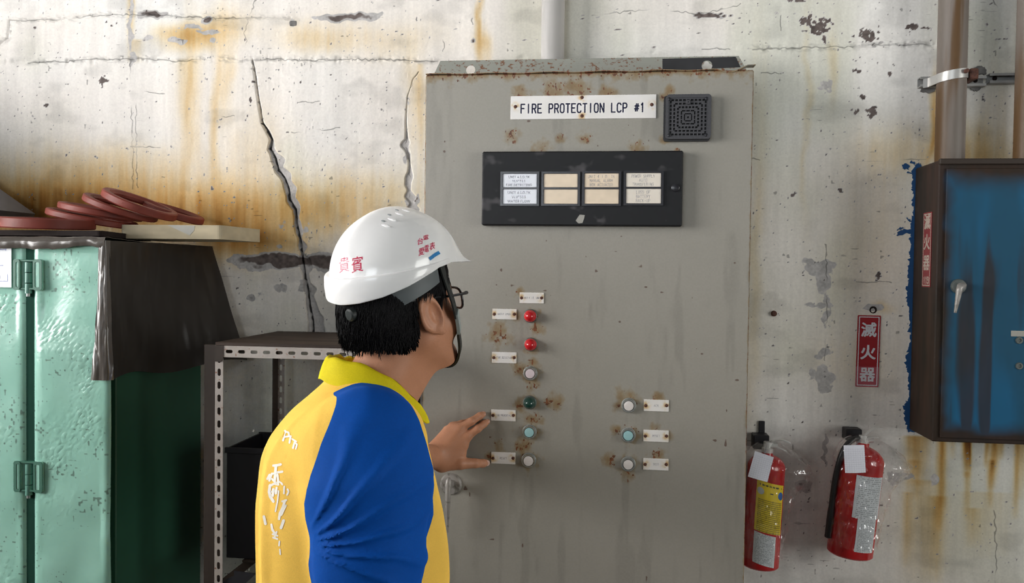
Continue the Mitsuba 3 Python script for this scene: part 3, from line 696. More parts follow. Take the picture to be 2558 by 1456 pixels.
put(CP + '__dark_patch', plate(Polygon(tp) - Point(hr).buffer(.0145), FY, .0004), 'black_mottled')  # thin darker plate over the right part of the flange


def rect_px(u0, u1, v0, v1, y=PANEL_Y):
    a, b = survey(u0, v1, y), survey(u1, v0, y)
    return a[0], b[0], a[2], b[2]


def screw(key, u, v, y, r=.0045, h=.002):
    c = survey(u, v, PANEL_Y)
    c[1] = y
    put(key, lathe([(0, h), (r * .6, h), (r, h * .4), (r, -.0005)], c, n=14), 'rusty_screw', smooth=40)


def scr(parent):
    k = num(parent + '__screw')
    return k


# main nameplate
x0, x1, z0, z1 = rect_px(1275.5, 1640, 236, 299)
NP = CP + '__nameplate'
put(NP, cbox(x0, x1, PANEL_Y - .0035, PANEL_Y, z0, z1, .0008), 'plate_white', label='white engraved plate FIRE PROTECTION LCP #1')
a, b = PX(1302, 282), PX(1609, 254)
put(NP + '__lettering', plate(stroke_text('FIRE PROTECTION LCP #1', a[0], a[2] - .001, b[0] - a[0], b[2] - a[2] - .003, .0034, adv=6.3), PANEL_Y - .0034, .0004), 'ink_navy')
for u, v in NAME_SCREWS:
    screw(scr(NP), u, v, PANEL_Y - .0035)

# small labels
for i, (u0, u1, v0, v1, txt, lab) in enumerate(TAGS):
    k = num(CP + '__label_plate')
    x0, x1, z0, z1 = rect_px(u0, u1, v0, v1)
    put(k, cbox(x0, x1, PANEL_Y - .0028, PANEL_Y, z0, z1, .0006), 'plate_white', label=lab)
    wd = (x1 - x0) * min(.62, .045 * len(txt) + .05)
    put(k + '__lettering', plate(stroke_text(txt, (x0 + x1) / 2, (z0 + z1) / 2 - .0025, wd, .0052, .0006, centre=True), PANEL_Y - .0027, .0003), 'ink_grey')
    for u in (u0 + 5, u1 - 6):
        screw(scr(k), u, (v0 + v1) / 2, PANEL_Y - .0028, .0042)

# pilot lamps and push buttons
def lamp(u, v, m, lab):
    k = num(CP + '__pilot_lamp')
    c = PX(u, v)
    put(k, lathe([(0, .031), (.0045, .0305), (.009, .028), (.0128, .0235), (.0155, .0165), (.0165, .009), (.0165, .004), (.0165, 0)], c, n=36), m, smooth=50, label=lab)
    put(k + '__bezel', lathe([(.0166, .006), (.0182, .005), (.0186, 0)], c, n=36), 'bezel_dark', smooth=40)


def button(u, v, m, lab, r=.0185):
    k = num(CP + '__push_button')
    c = PX(u, v)
    note(k, lab)
    put(k + '__bezel', lathe([(r + .0015, 0), (r + .0015, .004), (r, .0045), (r, .010), (r * .93, .0135), (r * .78, .0135), (r * .75, .011), (r * .75, .004)], c, n=40), 'bezel_metal', smooth=35)
    put(k + '__cap', lathe([(0, .0155), (r * .60, .0155), (r * .69, .0145), (r * .715, .012), (r * .715, .003)], c, n=36), m, smooth=35)


lamp(1325, 789, 'lens_red', 'upper red domed pilot lamp')
lamp(1326, 860, 'lens_red', 'lower red domed pilot lamp')
lamp(1323.5, 1005, 'lens_green', 'dark green domed pilot lamp')
button(1325, 932, 'cap_pink', 'pinkish white push button under the red lamps', .0180)
button(1323, 1078, 'cap_cyan', 'pale cyan push button of the left column', .0180)
button(1321, 1149, 'cap_white', 'white push button beside the lower left RESET label', .0190)
button(1570.5, 1012, 'cap_white', 'white push button beside the ACK label')
button(1569, 1086, 'cap_cyan', 'pale cyan push button of the right column')
button(1569, 1158, 'cap_white', 'white push button beside the TEST label')

# annunciator
AN = CP + '__annunciator'
x0, x1, z0, z1 = rect_px(1207, 1705, 380, 564)
AY = PANEL_Y - .030
cxm, czm = (x0 + x1) / 2, (z0 + z1) / 2
e = .0
put(AN, cbox(x0, x1, AY, PANEL_Y, z0, z1, .0035), 'annunciator_black', label='black alarm window box with eight legend windows')
AX = lambda u, v: survey(u, v, AY)  # noqa: E731
COLS = [(1256, 1342), (1358, 1444), (1459.5, 1546.5), (1563, 1652)]
ROWS = [[(434, 468.5), (472.5, 509.5)], [(434, 468.5), (473, 509.5)], [(433, 468.5), (472.5, 509.5)], [(432, 467.5), (471.5, 508.5)]]
TEXTS = {(0, 0): ['UNIT 4 I.O.TK', 'VLV"311', 'FIRE DETECTING'], (0, 1): ['UNIT 4 I.O.TK', 'VLV"311', 'WATER FLOW'], (2, 0): ['UNIT 4 I.O. TK', 'MANUAL ALARM', 'BOX ACTUATED'], (3, 0): ['POWER SUPPLY', 'AUTO', 'TRANSFERING'], (3, 1): ['LOSS OF', 'BATTERY', 'BACK-UP']}
WM = ['window_white', 'window_cream', 'window_cream', 'window_ivory']
WL = ['bluish white legend window', 'blank cream legend window', 'cream legend window', 'ivory legend window']
for ci, (u0, u1) in enumerate(COLS):
    a, b = AX(u0 - 6, ROWS[ci][1][1] + 5), AX(u1 + 6, ROWS[ci][0][0] - 5)
    frame = sbox(a[0], a[2], b[0], b[2])
    for r in range(2):
        v0, v1 = ROWS[ci][r]
        p, q = AX(u0, v1), AX(u1, v0)
        frame = frame - sbox(p[0], p[2], q[0], q[2])
    put(num(AN + '__legend_frame'), plate(frame, AY + .0005, .0065), 'black_gloss')
for ci, (u0, u1) in enumerate(COLS):
    for r in range(2):
        v0, v1 = ROWS[ci][r]
        p, q = AX(u0, v1), AX(u1, v0)
        put(num(AN + '__legend_window'), cbox(p[0] + .0002, q[0] - .0002, AY - .0035, AY + .001, p[2] + .0002, q[2] - .0002, .001), WM[ci], label=WL[ci])
        for li, line in enumerate(TEXTS.get((ci, r), [])):
            zc = p[2] + (q[2] - p[2]) * (.76 - .29 * li)
            xc = (p[0] + q[0]) / 2 - (.003 if ci == 0 else .001)
            h = (q[2] - p[2]) * .17
            if ci == 0:
                put(num(AN + '__lettering'), letters(line, h, xc, zc - h / 2, AY - .0034, .0003, squeeze=.98), 'ink_navy')
            else:
                put(num(AN + '__lettering'), plate(stroke_text(line, xc, zc - h / 2, h * .78 * len(line), h * 1.15, .0007, centre=True), AY - .0034, .0003), 'ink_grey')
k = AX(1687, 469)
put(AN + '__knob', lathe([(0, .006), (.0085, .006), (.0105, .0045), (.011, 0)], k, n=28), 'black_gloss', smooth=40, label='small round black knob')
ch = [AX(u, v)[[0, 2]] for u, v in ((1448, 536), (1461, 537), (1459, 546), (1455, 557), (1445, 558), (1438, 551))]
put(AN + '__chipped_paint', plate(Polygon(ch), AY, .0003), 'grey_tape')

# loudspeaker / buzzer
SP_ = CP + '__buzzer'
SY = PANEL_Y - .026
x0, x1, z0, z1 = rect_px(1661, 1775, 239.5, 351)
put(SP_ + '__base', plate(rrect(x0 - .005, x1 - .001, z0 - .004, z1 - .001, .008), PANEL_Y, .014), 'black_mottled')
q = lambda u, v: survey(u, v, SY)  # noqa: E731
c = q(1719, 292.5)
pxs = (q(1720, 292)[0] - q(1719, 292)[0])
body = rrect(x0, x1, z0, z1, .009)
slots = []
for hs, seg, gp, wd in ((43.5, 7.2, 3.0, 4.6), (34.5, 6.2, 3.2, 4.4), (25.5, 5.0, 3.0, 4.6), (16.5, 10, 2.2, 3.4), (9, 15, 2.2, 2.6)):
    n = max(1, int(round(2 * hs / (seg + gp))))
    for i in range(n):
        t = -hs + (2 * hs) * (i + .5) / n
        L = (2 * hs / n - gp) / 2
        for sx, sz in ((0, 1), (0, -1), (1, 0), (-1, 0)):
            if sx == 0:
                slots.append(sbox(t - L, sz * hs - wd / 2, t + L, sz * hs + wd / 2))
            else:
                slots.append(sbox(sx * hs - wd / 2, t - L, sx * hs + wd / 2, t + L))
slots.append(sbox(-2.2, -2.2, 2.2, 2.2))
slots = affinity.translate(affinity.scale(unary_union(slots), pxs, pxs, origin=(0, 0)), c[0], c[2])
grille = body - slots
rim = body - rrect(c[0] - 49 * pxs, c[0] + 49 * pxs, c[2] - 49 * pxs, c[2] + 49 * pxs, .004)
put(SP_ + '__grille', plate(grille, PANEL_Y - .019, .004), 'speaker_plastic', label='square grille of concentric slotted rings')
put(SP_ + '__frame', plate(rim, PANEL_Y - .012, .014), 'speaker_plastic')
put(SP_ + '__inside', plate(body.buffer(-.003), PANEL_Y - .010, .002), 'dark_hole')
for su, sv in ((1672, 247), (1765, 246), (1671, 338), (1764, 337)):
    cc = q(su, sv)
    put(scr(SP_), lathe([(0, .0012), (.003, .0012), (.0042, .0006), (.0045, -.001)], cc, n=14), 'black_gloss', smooth=40)
cc = q(1719.5, 255)
put(SP_ + '__boss', lathe([(0, .0005), (.0018, .0005), (.002, .0025), (.005, .0025), (.0062, .001), (.0065, -.004)], cc, n=20), 'speaker_plastic', smooth=40)
note(SP_, 'square dark grey buzzer with slotted grille')

# door handle
HD = CP + '__handle'
c = PX(1126.5, 1209)
note(HD, 'grey lever handle on a round rose')
put(HD + '__rose', lathe([(0, .0075), (.021, .0075), (.026, .0065), (.0295, .003), (.0305, 0)], c, n=44), 'handle_metal', smooth=30)
put(HD + '__spindle', lathe([(.0105, .0), (.0105, .030), (.0085, .036), (0, .0375)], c + [0, -.006, .004], n=26), 'handle_metal', smooth=40)
top, bot = survey(1121, 1193, PANEL_Y - .045), survey(1118, 1330, PANEL_Y - .040)
tt = np.linspace(0, 1, 24)
pth = top + (bot - top) * tt[:, None] + np.stack([tt * 0, -.006 * np.sin(tt * np.pi), tt * 0], -1)
lever = tube(pth, np.interp(tt, [0, .04, .12, .5, 1], [.004, .0082, .0088, .0068, .0026]), 18)
put(HD + '__lever', lever, 'handle_metal', smooth=50)

# ------------------------------------------------------------------ conduits, strut and the blue box
def pipe(name, u, v, y, r, z0, z1, m, lab):
    c = survey(u, v, y)
    put(name, tube([[c[0], y, z] for z in np.linspace(z0, z1, 6)], r, 32), m, smooth=40, label=lab, cat_='conduit')
    return c


c = pipe('conduit', 1381, 80, 2.452, .0335, PZT - .05, 4.0, 'conduit_grey', 'plain grey conduit rising from the top of the control panel to the ceiling')
PY1 = 2.436
pipe('conduit_001', 2377, 200, PY1, .0375, BZT - .002, 4.0, 'pipe_rust', 'rust-streaked conduit held by the bright clamp, entering the blue box')
pipe('conduit_002', 2575, 200, PY1, .0375, BZT - .002, 4.0, 'pipe_rust', 'rust-streaked conduit cut by the picture edge above the blue box')
_count['conduit'] = 3


def strut(name, ua, ub, va, vb, lab):
    a, b = survey(ua, vb, 2.476), survey(ub, va, 2.476)
    xa_, xb_, zb_, zt_ = a[0], b[0], a[2], b[2]
    d = .026
    prof = Polygon([(0, 0), (0, zt_ - zb_), (d, zt_ - zb_), (d, zt_ - zb_ - .007), (d - .003, zt_ - zb_ - .007), (d - .003, zt_ - zb_ - .003), (.003, zt_ - zb_ - .003), (.003, .003), (d - .003, .003), (d - .003, .007), (d, .007), (d, 0)])
    m = trimesh.creation.extrude_polygon(prof, xb_ - xa_, engine='earcut')
    v = m.vertices.copy()
    m.vertices = np.stack([xa_ + v[:, 2], WALL_Y - .002 - v[:, 0], zb_ + v[:, 1]], -1)
    m.invert()
    note(name, lab, 'strut channel', 'strut channels behind the conduits')
    put(name + '__channel', m, 'strut_steel', smooth=False)
    return zb_, zt_


zb_, zt_ = strut('strut_channel', 2298, 2463, 190, 217, 'short galvanised strut channel bolted behind the clamped conduit')
for u, v in ((2317, 207), (2436, 201)):
    c = survey(u, v, 2.496)
    put(num('strut_channel__bolt'), lathe([(0, .004), (.004, .004), (.0062, .002), (.0065, -.002)], c, n=16), 'dark_hole', smooth=40)  # dark disc standing in for the shade in a channel hole
strut('strut_channel_001', 2471, 2640, 181, 208, 'galvanised strut channel reaching the picture edge')
c = survey(2484, 196, 2.496)
put('strut_channel_001__bolt', lathe([(0, .004), (.004, .004), (.0062, .002), (.0065, -.002)], c, n=16), 'dark_hole', smooth=40)  # dark disc, the shade of a channel hole as colour
# clamp round the conduit
pc = survey(2377, 200, PY1)
zc = (zb_ + zt_) / 2 + .004
th = np.linspace(math.pi * 1.02, math.pi * 2.02, 30)
rr = .0395
ring = [[pc[0] - .062, 2.470, -.010], [pc[0] - .050, 2.468, -.008]] + [[pc[0] + rr * math.cos(t), PY1 + rr * math.sin(t), (math.cos(t)) * .006] for t in th] + [[pc[0] + .045, 2.462, .006], [pc[0] + .047, 2.475, .006]]
ring = np.array(ring)
hh = .0125
strip = np.stack([np.stack([ring[:, 0], ring[:, 1], zc + ring[:, 2] + o], -1) for o in (-hh, hh)], 1)
note('pipe_clamp', 'bright steel strap clamp round the rusty conduit', 'clamp')
put('pipe_clamp__strap', thick_sheet(strip, .0025), 'clamp_steel', smooth=40)
put('pipe_clamp__ear', cbox(pc[0] + .038, pc[0] + .060, PY1 - .026, 2.472, zc - .012, zc + .017, .003), 'rusty_screw')
put('pipe_clamp__bolt', tube([[pc[0] + .022, PY1 - .036, zc + .006], [pc[0] + .022, PY1 - .047, zc + .006]], .0055, 12), 'rusty_screw', smooth=40)

EB = 'electrical_box'
note(EB, 'rust-streaked blue steel electrical box on the wall under the conduits', 'electrical box')
BXR = BXL + .62
put(EB + '__body', cbox(BXL, BXR, BOX_Y, WALL_Y - .002, BZB, BZT, .003), 'blue_box_paint')
put(EB + '__door', cbox(BXL + .018, BXR - .01, BOX_Y - .006, BOX_Y, BZB + .012, BZT - .022, .003), 'blue_box_paint', label='blue door with rust runs')
put(EB + '__drip_edge', cbox(BXL - .001, BXR, BOX_Y - .010, BOX_Y + .004, BZT - .012, BZT + .003, .002), 'brown_steel')
BP = lambda u, v, d=.006: survey(u, v, BOX_Y - d)  # noqa: E731
c = BP(2394, 715)
note(EB + '__handle', 'worn grey lever handle')
put(EB + '__handle__rose', lathe([(0, .009), (.013, .009), (.018, .006), (.0195, 0)], c, n=30), 'bezel_dark', smooth=40)
top, bot = survey(2398, 716, BOX_Y - .035), survey(2386, 781, BOX_Y - .030)
put(EB + '__handle__lever', tube(np.vstack([c + [0, -.004, 0], c + [.002, -.026, .003], top + (bot - top) * np.linspace(0.05, 1, 12)[:, None]]), np.concatenate([[.008, .008], np.linspace(.0085, .0035, 12)]), 16), 'handle_metal', smooth=50)
a, b = BP(2525, 840), BP(2600, 827)
put(EB + '__tape', cbox(a[0], b[0], BOX_Y - .0078, BOX_Y - .006, a[2], b[2], .0005), 'grey_tape', label='strip of pale tape')
for v in (850, 914):
    c = BP(2546, v)
    k = num(EB + '__keyhole')
    put(k, lathe([(0, .001), (.0045, .001), (.005, .0035), (.0085, .0035), (.0095, 0)], c, n=24), 'bezel_dark', smooth=40)


def sign(key, w, h, glyphs, extra, place, mats, lab):
    """A red board with a white rule and characters written downwards; place maps (x, z, depth) -> world."""
    def solid(shape, d0, d1):
        m = cat(*[trimesh.creation.extrude_polygon(p, d1 - d0, engine='earcut') for p in polys(shape)])
        v = m.vertices
        m.vertices = place(v[:, 0], v[:, 1], v[:, 2] + d0)
        return m
    note(key, lab, 'sign')
    put(key + '__board', solid(rrect(0, w, 0, h, .002), 0, .0012), mats[0])
    b = w * .055
    put(key + '__border', solid(rrect(b, w - b, b, h - b) - rrect(b * 1.75, w - b * 1.75, b * 1.75, h - b * 1.75), .0012, .0016), mats[1])
    for ch, x, z, s, squeeze in glyphs:
        g = affinity.scale(glyph(ch, s), squeeze, 1, origin=(0, 0))
        put(num(key + '__character'), solid(affinity.translate(g, x, z), .0012, .0017), mats[1])
    for txt, x, z, ww, hh_, pen in extra:
        put(key + '__number', solid(stroke_text(txt, x, z, ww, hh_, pen), .0012, .0017), mats[1])


x0, x1, z0, z1 = rect_px(2137, 2198.5, 788, 965, WALL_Y)
W_, H_ = x1 - x0, z1 - z0
lean = .012


def on_wall_sign(x, z, d):
    return np.stack([x0 + x + (z - H_ / 2) * lean, WALL_Y - .0022 - d, z0 + z + (x - W_ / 2) * 0], -1)


gs = W_ * .69
sign('fire_extinguisher_sign', W_, H_, [('滅', W_ * .155, H_ * .700, gs, 1), ('火', W_ * .155, H_ * .385, gs, 1), ('器', W_ * .155, H_ * .075, gs, 1)], [], on_wall_sign, ('sign_red', 'sign_white'),
     'bright red upright sign with three large white characters on the bare wall above the extinguishers')


def survey_x(u, v, x):
    d = FWD + RIGHT * (u - 1279) / FOCAL - UP * (v - 728) / FOCAL
    return EYE + d * (x - EYE[0]) / d[0]


a, b = survey_x(2304, 717, BXL), survey_x(2329.5, 531, BXL)
sw, sh = a[1] - b[1], survey_x(2316, 531, BXL)[2] - survey_x(2316, 717, BXL)[2]
sy, sz = a[1], survey_x(2316, 717, BXL)[2]
gs = sw * .72
sign('fire_extinguisher_sign_001', sw, sh, [('滅', sw * .14, sh * .775, gs, 1), ('火', sw * .14, sh * .50, gs, 1), ('器', sw * .14, sh * .225, gs, 1)], [('119', sw * .2, sh * .05, sw * .6, sh * .085, sw * .055)],
     lambda x, z, d: np.stack([BXL - .0004 - d, sy - x, sz + z], -1), ('sticker_red', 'sticker_print'), 'faded dull red sticker with white characters on the side of the blue box')

# ------------------------------------------------------------------ fire extinguishers
def frame_from(axis, front=(0, -1, 0)):
    w_ = np.asarray(axis, float) / np.linalg.norm(axis)
    f = np.asarray(front, float)
    f -= w_ * (f @ w_)
    f /= np.linalg.norm(f)
    s_ = np.cross(f, w_)          # to the viewer's right is -s or s; chosen so that s points to +x
    if s_[0] < 0:
        s_ = -s_
    return s_, f, w_


def curved(S, F, W3, o, r, a0, a1, z0, z1, slant=0.0, n=20, m=14):
    """A label wrapped round a cylinder, angles from the front towards +x; returns a sheet and its uv."""
    A, Zz = np.meshgrid(np.linspace(a0, a1, n), np.linspace(z0, z1, m), indexing='ij')
    Zs = Zz + slant * A
    P = o + r * np.sin(A)[..., None] * S + r * np.cos(A)[..., None] * F + Zs[..., None] * W3
    uv = np.stack([(A - a0) / (a1 - a0), (Zz - z0) / (z1 - z0)], -1).reshape(-1, 2)
    return grid_mesh(P), uv


def extinguisher(key, p0, p1, R, lab, labels_, tag, hose_side, lever_px, bag_out, seed):
    note(key, lab, 'fire extinguisher')
    S, F, W3 = frame_from(p1 - p0)
    Hh = np.linalg.norm(p1 - p0)
    L = lambda s_, f_, h_: p0 + S * s_ + F * f_ + W3 * h_  # noqa: E731
    prof = [(0, .006), (R * .86, .004), (R * .93, 0), (R, .004), (R, .012), (R, Hh * .5), (R, Hh - .03)] + [(R * math.cos(t), Hh - .03 + (R * .72) * math.sin(t)) for t in np.linspace(.1, 1.25, 9)] + [(R * .28, Hh + .012), (R * .28, Hh + .022), (0, Hh + .022)]
    put(key + '__cylinder', lathe(prof, p0, W3, 48), 'extinguisher_red', smooth=35)
    put(key + '__valve', cat(lathe([(0, .0), (.016, 0), (.016, .012), (.012, .014), (.012, .03), (0, .03)], L(0, 0, Hh + .012), W3, 20), tube([L(-.010, 0, Hh + .030), L(.026, 0, Hh + .034)], .009, 12)), 'chrome', smooth=40)
    # carrying handle below, squeeze lever above: bent flat bars that run out to the right
    tip = survey(*lever_px, p1[1] - .02)
    base = L(-.004, 0, Hh + .035)
    tq = np.linspace(0, 1, 14)
    dirv = tip - base
    for nm, drop, bow in (('lever', 0.0, .010), ('carry_handle', -.022, .004)):
        path = base + dirv * tq[:, None] * (1 if drop == 0 else .86) + W3 * (drop * (.35 + .65 * tq) + bow * np.sin(tq * np.pi))[:, None]
        sheet = np.stack([path + F * o for o in (-.008, .008)], 1)
        put(key + '__' + nm, thick_sheet(sheet, .0028), 'chrome', smooth=40)
    for (m, a0, a1, h0, h1, sl, lb) in labels_:
        sheet, uv = curved(S, F, W3, p0, R + .0009, a0, a1, h0 * Hh, h1 * Hh, sl)
        put(num(key + '__label'), sheet, m, smooth=True, uv=uv, label=lb)
    # hose: from the valve over the shoulder and down the left side
    if hose_side:
        hp = np.array([L(-.012, .0, Hh + .03), L(-R * .55, R * .25, Hh + .028), L(-R * .95, R * .45, Hh - .004), L(-R * 1.10, R * .40, Hh - .06), L(-R * 1.12, R * .30, Hh * .6), L(-R * 1.10, R * .24, Hh * .28), L(-R * 1.08, R * .2, Hh * .16)])
        tt_ = np.linspace(0, 1, len(hp))
        fine = np.linspace(0, 1, 40)
        from scipy.interpolate import CubicSpline
        put(key + '__hose', tube(CubicSpline(tt_, hp)(fine), np.interp(fine, [0, .75, .78, 1], [.0078, .0078, .0095, .0105]), 14), 'hose_black', smooth=50)
    # inspection tag hanging in front
    q0, q1, q2, q3 = (survey(u, v, p1[1] - R - .012) for u, v in tag)       # tl, tr, br, bl
    A, B = np.meshgrid(np.linspace(0, 1, 8), np.linspace(0, 1, 10), indexing='ij')
    P = ((1 - A) * (1 - B))[..., None] * q3 + (A * (1 - B))[..., None] * q2 + (A * B)[..., None] * q1 + ((1 - A) * B)[..., None] * q0
    P = P + F * (.004 * np.sin(A * np.pi) * (1 - B))[..., None]
    put(key + '__inspection_tag', grid_mesh(P), 'tag_paper', smooth=True, uv=np.stack([A, B], -1).reshape(-1, 2), label='white inspection tag with a ruled table')
    q = (q0 + q1) / 2
    put(key + '__tag_string', tube([q - W3 * .004, (q + base) / 2 - F * -.006, base], .0008, 6), 'ink_grey')
    # clear plastic bag pulled over the head and body
    n, m = 120, 70
    A, B = np.meshgrid(np.linspace(0, 2 * np.pi, n), np.linspace(0, 1, m), indexing='ij')
    hgt = Hh * (.10 + .93 * B) + .028 * B ** 3
    rad = np.where(B < .80, R + .006, (R + .006) * np.sqrt(np.clip(1 - ((B - .80) / .215) ** 2, 0, 1)) + .006)
    ss, ff = np.sin(A), np.cos(A)
    puff = bag_out * np.exp(-((B - .80) / .16) ** 2) * np.clip(ss, 0, 1) ** 1.5 + .016 * np.clip(ss, 0, 1) ** 2 * np.exp(-((B - .5) / .3) ** 2)
    N = np.stack([ss * 3 + seed, ff * 3, B * 7], -1)
    crumple = .012 * (meshkit.fbm(N * 1.6, 3, seed) - .5) + .016 * np.abs(meshkit.noise(N * [2.6, 2.6, 1.4], seed + 3) - .5) - .004
    rad = rad + puff + np.clip(crumple + .002, -.004, .02) + .012 * puff / max(bag_out, 1e-3) * (meshkit.fbm(N * 4, 2, seed + 5) - .4) * 2
    rad = np.where(ff < -.3, np.minimum(rad, R + .004), rad)
    rad[-1] = rad[0]
    put(key + '__plastic_bag', grid_mesh(p0 + (rad * ss)[..., None] * S + (rad * ff)[..., None] * F + hgt[..., None] * W3), 'bag_film', smooth=True, label='clear crumpled plastic bag')
    return L, Hh


e0, e1 = survey(1898, 1412, 2.425), survey(1916, 1140, 2.425)
extinguisher('fire_extinguisher', e0, e1, .051, 'bagged red fire extinguisher with a yellow label, next to the control panel',
             [('label_yellow', -.62, 1.02, .35, .80, -.010, 'yellow instruction label'), ('label_white', -.60, .62, .055, .335, -.012, 'white label below the yellow one')],
             [(1886, 1126), (1933, 1142), (1917, 1204), (1868, 1190)], False, (1974, 1106), .055, 3)
e0, e1 = survey(2122, 1383, 2.415), survey(2153, 1125, 2.415)
extinguisher('fire_extinguisher_001', e0, e1, .060, 'bagged red fire extinguisher with pale labels and a black hose, under the red sign',
             [('label_white', -.38, 1.02, .40, .80, -.002, 'greyish printed label'), ('label_white', -.12, .85, .085, .40, -.002, 'white lower label')],
             [(2107, 1112), (2159, 1111), (2163, 1180), (2111, 1181)], True, (2203, 1069), .050, 8)


def bracket(key, rects, lab):
    note(key, lab, 'wall bracket')
    for i, (u0, u1, v0, v1, d0, d1) in enumerate(rects):
        x0_, x1_, z0_, z1_ = rect_px(u0, u1, v0, v1, WALL_Y - d1)
        put(num(key + ('__hook' if i else '__plate')), cbox(x0_, x1_, WALL_Y - d1, WALL_Y - d0, z0_, z1_, .002), 'crate_black')


bracket('wall_bracket', [(1895, 1911, 1052, 1098, 0, .006), (1882.5, 1922, 1088, 1122, .004, .05)], 'black hanging bracket with a long upright strap above the yellow-labelled extinguisher')
bracket('wall_bracket_001', [(2112, 2150, 1071, 1098, 0, .008), (2113, 2154, 1073, 1100, .006, .05)], 'short black hanging bracket above the hose-fitted extinguisher')

# ------------------------------------------------------------------ left: green cabinet, its load and the rack
CF = 1.98
GC = 'steel_cabinet'
note(GC, 'dented pale green steel cabinet with painted-over hinges at the left', 'cabinet')
gx = survey(266, 1100, CF)[0]
gz = survey(200, 606, CF)[2]
gl = gx - .80
u2x = lambda u: survey(u, 1000, CF)[0]  # noqa: E731
put(GC + '__body', cbox(gl, gx, CF + .042, 2.47, .06, gz, .003), 'green_side_shade', label='cabinet side with its shade painted in as dark green')


def dented(x0_, x1_, z0_, z1_, y, seed, amp=.0035, step=.004):
    xs_, zs_ = np.linspace(x0_, x1_, int((x1_ - x0_) / step)), np.linspace(z0_, z1_, int((z1_ - z0_) / step))
    Xq, Zq = np.meshgrid(xs_, zs_, indexing='ij')
    P = np.stack([Xq, Zq, Xq * 0], -1)
    d = 1.9 * amp * (meshkit.fbm(P * [7, 8, 1], 2, seed) - .5) * 2 + amp * .12 * (meshkit.fbm(P * [34, 30, 1], 2, seed + 2) - .5)
    bl = np.clip(meshkit.fbm(P * [9, 12, 1], 2, seed + 4) - .52, 0, 1) * 5
    d += .0014 * bl * (meshkit.noise(P * 190, seed + 6) > .62) * meshkit.noise(P * 300, seed + 7)
    e_ = np.minimum(np.minimum(Xq - x0_, x1_ - Xq), np.minimum(Zq - z0_, z1_ - Zq))
    d = d * np.clip(e_ / .02, 0, 1) - .004 * (1 - np.clip(e_ / .005, 0, 1)) ** 2
    return thick_sheet(np.stack([Xq, y + .004 - d, Zq], -1), .020)


put(GC + '__door', dented(gl + .006, u2x(55), .09, gz - .002, CF + .008, 3), 'green_paint', smooth=50, label='pale green door cut by the picture edge')
put(GC + '__front_panel', dented(u2x(86.5), gx, .06, gz - .003, CF + .008, 11, .0046), 'green_paint', smooth=50, label='dented pale green panel right of the hinge gap')
put(GC + '__hinge_channel', cbox(u2x(54), u2x(88), CF + .008, CF + .044, .07, gz - .003, .001), 'green_channel_shade')  # shade of the gap is in this dark colour
for v0, v1 in ((648, 724), (1152, 1228)):
    k = num(GC + '__hinge')
    note(k, 'painted-over butt hinge')
    zt, zb = survey(75, v0, CF)[2], survey(75, v1, CF)[2]
    for (ua, ub) in ((38, 53), (87, 108)):
        fr = rrect(u2x(ua), u2x(ub), zb, zt, .006) - rrect(u2x(ua) + (.004 if ub > 80 else .006), u2x(ub) - (.006 if ub > 80 else .003), zb + .006, zt - .006, .004)
        put(num(k + '__leaf'), plate(rrect(u2x(ua), u2x(ub), zb, zt, .006), CF + .001, .0055), 'green_paint')
        put(num(k + '__weld'), plate(fr.buffer(.0008), CF - .004, .0022), 'hinge_outline')
    for z_ in (zt - .003, zb + .003):
        put(num(k + '__bridge'), cbox(u2x(45), u2x(100), CF - .004, CF + .012, z_ - .0025, z_ + .0025, .001), 'hinge_outline')
    n3 = np.linspace(zt - .006, zb - .010, 4)
    for a_, b_ in zip(n3[:-1], n3[1:]):
        put(num(k + '__knuckle'), tube([[u2x(70.5), CF + .002, a_ - .001], [u2x(70.5), CF + .002, b_ + .001]], .0085, 16), 'green_knuckle', smooth=40)
    put(k + '__pin', tube([[u2x(70), CF + .002, zb - .008], [u2x(70), CF + .002, zb - .017]], .005, 12), 'bezel_metal', smooth=40)

# paper notice on the door
a, b = survey(-30, 717, CF - .004), survey(29, 607, CF - .004)
note('paper_notice', 'white paper notice with a blue printed border stuck on the green cabinet door', 'notice')
py = CF - .0045
put('paper_notice__sheet', plate(rrect(a[0], b[0], a[2], b[2]), py, .0006), 'paper_white')
bx = b[0] - .010
for i_, q_ in enumerate([sbox(a[0] + .01, b[2] - .018, bx - .006, b[2] - .016), sbox(bx - .006, b[2] - .020, bx - .004, b[2] - .008), sbox(a[0] + .01, a[2] + .015, bx, a[2] + .0165), sbox(bx - .0015, a[2] + .015, bx, a[2] + .034)]):
    put(num('paper_notice__border_line'), plate(q_, py - .0006 - .00005 * i_, .0002), 'ink_blue')
for q_ in [sbox(bx - .030, a[2] + .055, bx - .012, a[2] + .0565), sbox(bx - .024, a[2] + .022, bx - .021, a[2] + .030), sbox(bx - .048, a[2] + .062, bx - .034, a[2] + .0635)]:
    put(num('paper_notice__printed_mark'), plate(q_, py - .0006, .0002), 'ink_blue')

# dusty plastic sheet over the top and down the right side
def fold(P, amp, seed, sc):
    return amp * (meshkit.fbm(P * sc, 3, seed) - .5) * 2


